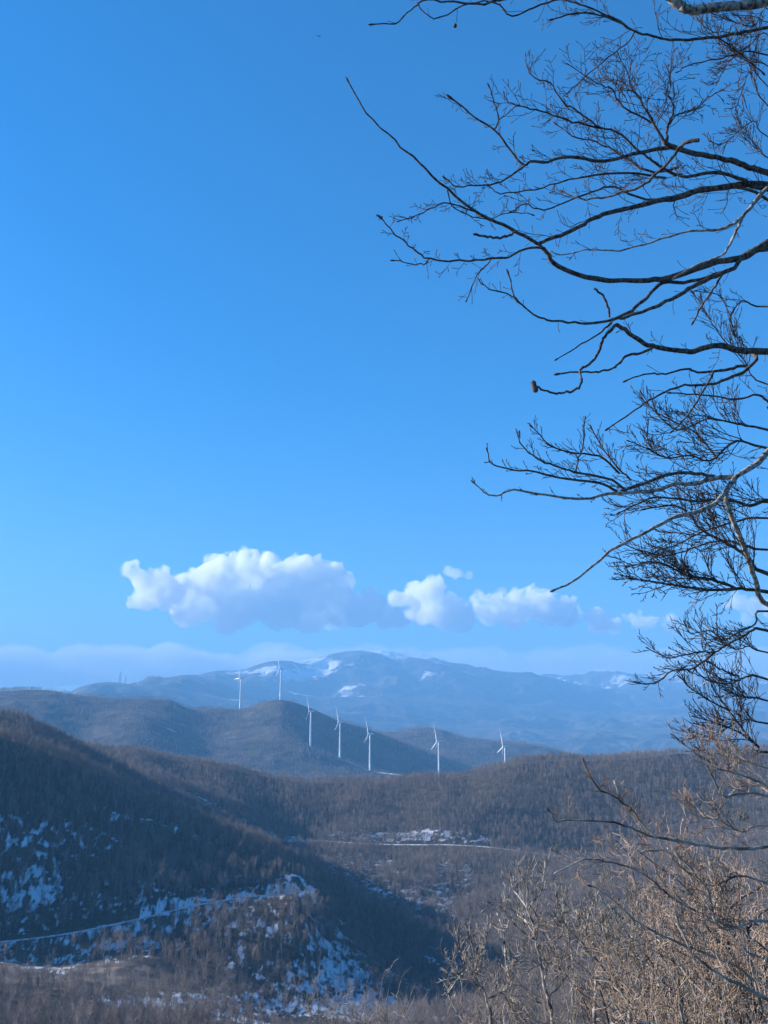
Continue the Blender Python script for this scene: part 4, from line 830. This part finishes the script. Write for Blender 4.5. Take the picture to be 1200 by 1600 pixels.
stem_tree('leftmost pale scrub tree of the brush, spreading low over the dark gully', 27, [(768,1605),(762,1570),(757,1548)], [
 ([(757,1548),(742,1530),(726,1505),(718,1480),(712,1455)], 2.4, 1), ([(757,1548),(745,1520),(742,1495),(735,1470),(728,1448)], 2.2, 1), ([(742,1530),(722,1525),(700,1505)], 1.8, .9), ([(760,1560),(785,1550),(796,1530),(790,1500),(788,1465)], 2.4, 1), ([(785,1550),(800,1575),(812,1600)], 2, 1.2), ([(745,1520),(755,1490),(760,1465),(762,1440)], 1.8, .9), ([(730,1515),(715,1530),(700,1552)], 1.5, .9)], 34)

# ---- the scrubby little trees on the slope under the viewpoint
def scrub(rn, H, M1, M2, spread=.6, leaves=0, stems=2, fine=1.0):
    st, tw = Strands(), Strands(); tips = []
    def rec(p, d, L, r, lv):
        n = 6 if lv > 1 else 4; B = walk(rn, p, d, L, n, .11 if lv == 3 else (.22 if lv > 1 else .32), .08 if lv > 1 else .04); r1 = max(r * .45, .0065)
        (st if lv > 1 else tw).add(B, np.linspace(r, r1, len(B)), 7 if lv > 2 else (5 if lv > 1 else 3)); tips.append(B[-1])
        if lv == 0: return
        k = int({3: 7, 2: 6, 1: 5}[lv] * fine + rn.uniform(0, 1))
        for i in range(k):
            t = (.42 if lv == 3 else .2) + (.6 if lv == 3 else .8) * (i + rn.uniform(0, .9)) / k; f = min(t, .999) * (len(B) - 1); j = int(f); q = B[j] + (B[j+1] - B[j]) * (f - j)
            T = unit(B[j+1] - B[j]); a = rn.uniform(0, 2 * np.pi); sd = unit(np.cross(T, [math.cos(a), math.sin(a), .3]))
            rec(q, T + sd * spread * rn.uniform(.7, 1.5) + np.array([0, 0, .15]), L * {3: .42, 2: .5, 1: .5}[lv] * rn.uniform(.55, 1.1), max(.007, np.interp(t, [0, 1], [r, r1]) * {3: .5, 2: .5, 1: .6}[lv]), lv - 1)
    for _ in range(stems):
        rec(np.array([rn.normal(0, .08), rn.normal(0, .08), -.3]), np.array([rn.normal(0, .08), rn.normal(0, .08), 1]), H * rn.uniform(.72, .86), .012 * H * .8, 3)
    t = bpy.data.objects.new("bare_tree", None); COL.objects.link(t)
    st.build("trunk", M1, t); tw.build("twigs", M2, t)
    if leaves:
        V, Q = [], []
        for i in rn.integers(0, len(tips), leaves):
            c = tips[i]; a, b = rn.normal(0, 1, 3), rn.normal(0, 1, 3); a = unit(a) * rn.uniform(.02, .045); b = unit(np.cross(a, b)) * rn.uniform(.012, .025); k = len(V)
            V += [c, c + a * .5 + b, c + a * 1.2, c + a * .5 - b]; Q.append((k, k + 1, k + 2, k + 3))
        mesh_np("dry_leaves", np.array(V), np.array(Q), M_LEAF, t, smooth=False)
    return t
rs = np.random.default_rng(77)
kinds = [scrub(rs, 8.0, M_PALE, M_PTWIG, .62), scrub(rs, 8.0, M_PALE, M_PTWIG, .75, stems=3), scrub(rs, 8.0, M_PALE, M_BROWN, .7, leaves=50, stems=2, fine=.95), scrub(rs, 8.0, M_LIMB, M_BROWN, .8, stems=3, leaves=20, fine=.95), scrub(rs, 8.0, M_PALE, M_PTWIG, .55, stems=1, fine=1.15)]
SC = [(745,1475,38,4,0,'small grey scrub tree just behind the leftmost one'), (765,1540,35,1,4,'short grey scrub tree between the leftmost one and the upright forked one'),
 (705,1530,30,0,3,'low scrub tree at the very bottom, left end of the brush'), (905,1440,28,1,2,'many stemmed pale scrub tree right of the upright forked one'), (945,1480,22,0,5,'pale scrub tree with kinked stems near the bottom middle of the brush'), (960,1375,27,2,1,'reddish twigged scrub tree under the long dark limb'),
 (1015,1375,24,2,2,'reddish scrub tree with tan leaf tufts right of centre in the brush'), (1060,1345,25,3,0,'dark stemmed scrub tree rising to the long limb'), (1110,1370,20,2,4,'tan tufted scrub tree in the thick of the brush'), (1165,1320,22,3,3,'dense brown scrub tree near the right edge under the pale limb'),
 (1205,1330,17,2,5,'brown scrub tree cut by the right edge of the picture'), (1080,1440,17,2,0,'near scrub tree with warm brown twigs low in the brush'), (985,1490,18,1,3,'near pale scrub tree at the bottom, its twigs crossing darker ones'), (1160,1460,15,2,2,'nearest brown scrub tree in the lower right corner'),
 (1010,1400,34,3,5,'farther dark scrub tree seen through the middle of the brush'), (1100,1370,36,3,1,'farther brown scrub tree seen through the right part of the brush'), (1190,1400,31,2,0,'farther reddish scrub tree behind the lower right corner'),
 (1050,1500,27,0,3,'pale low scrub tree at the bottom edge, right of centre'), (1195,1215,19,3,5,'tallest brown scrub tree, its crown meeting the ridge line at the right edge'), (1140,1255,23,2,1,'brown scrub tree whose top reaches just under the ridge line near the right edge'), (1095,1410,15,2,5,'near warm tan scrub tree whose twigs sprawl across the lower right'), (1030,1450,19,3,2,'near dark stemmed scrub tree low in the right half of the brush'), (1180,1370,26,2,4,'warm brown scrub tree between the corner ones at the right edge'),
 (1130,1520,22,1,4,'pale scrub tree at the bottom edge near the right corner')]
used = set()
for px, py, d, k, ro, lb in SC:
    src = kinds[k]
    if k in used: t = dup(src)
    else: t = src; used.add(k)
    p = at(px, py, d); gz = float(near.h(p.x, p.y)); h = p.z - gz
    t.location = (p.x, p.y, gz); t.rotation_euler = (0, 0, ro * 1.05); t.scale = (h / 8.0 * .9,) * 2 + (h / 8.0 * 1.08,)
    tag(t, lb, 'tree', 'scrub trees on the slope below')

#@@HAZE
bm = bmesh.new(); bmesh.ops.create_cube(bm, size=1)
HZ0, HZ1 = -432.0, float(max(mts.Z.max(), 40)) + 60
for v_ in bm.verts:
    v_.co.x *= 26000; v_.co.y = 6200 + v_.co.y * 17000; v_.co.z = HZ0 if v_.co.z < 0 else HZ1
me = bpy.data.meshes.new("haze"); bm.to_mesh(me); bm.free()
hz = bpy.data.objects.new("haze", me); COL.objects.link(hz); hz['kind'] = 'stuff'
m = bpy.data.materials.new("air"); m.use_nodes = True; n, l = m.node_tree.nodes, m.node_tree.links; n.clear()
pv = n.new("ShaderNodeVolumePrincipled"); pv.inputs['Color'].default_value = (0.19, 0.47, 0.82, 1); pv.inputs['Density'].default_value = 1.65e-4; pv.inputs['Anisotropy'].default_value = 0.0
ou = n.new("ShaderNodeOutputMaterial"); l.new(pv.outputs[0], ou.inputs['Volume']); me.materials.append(m)
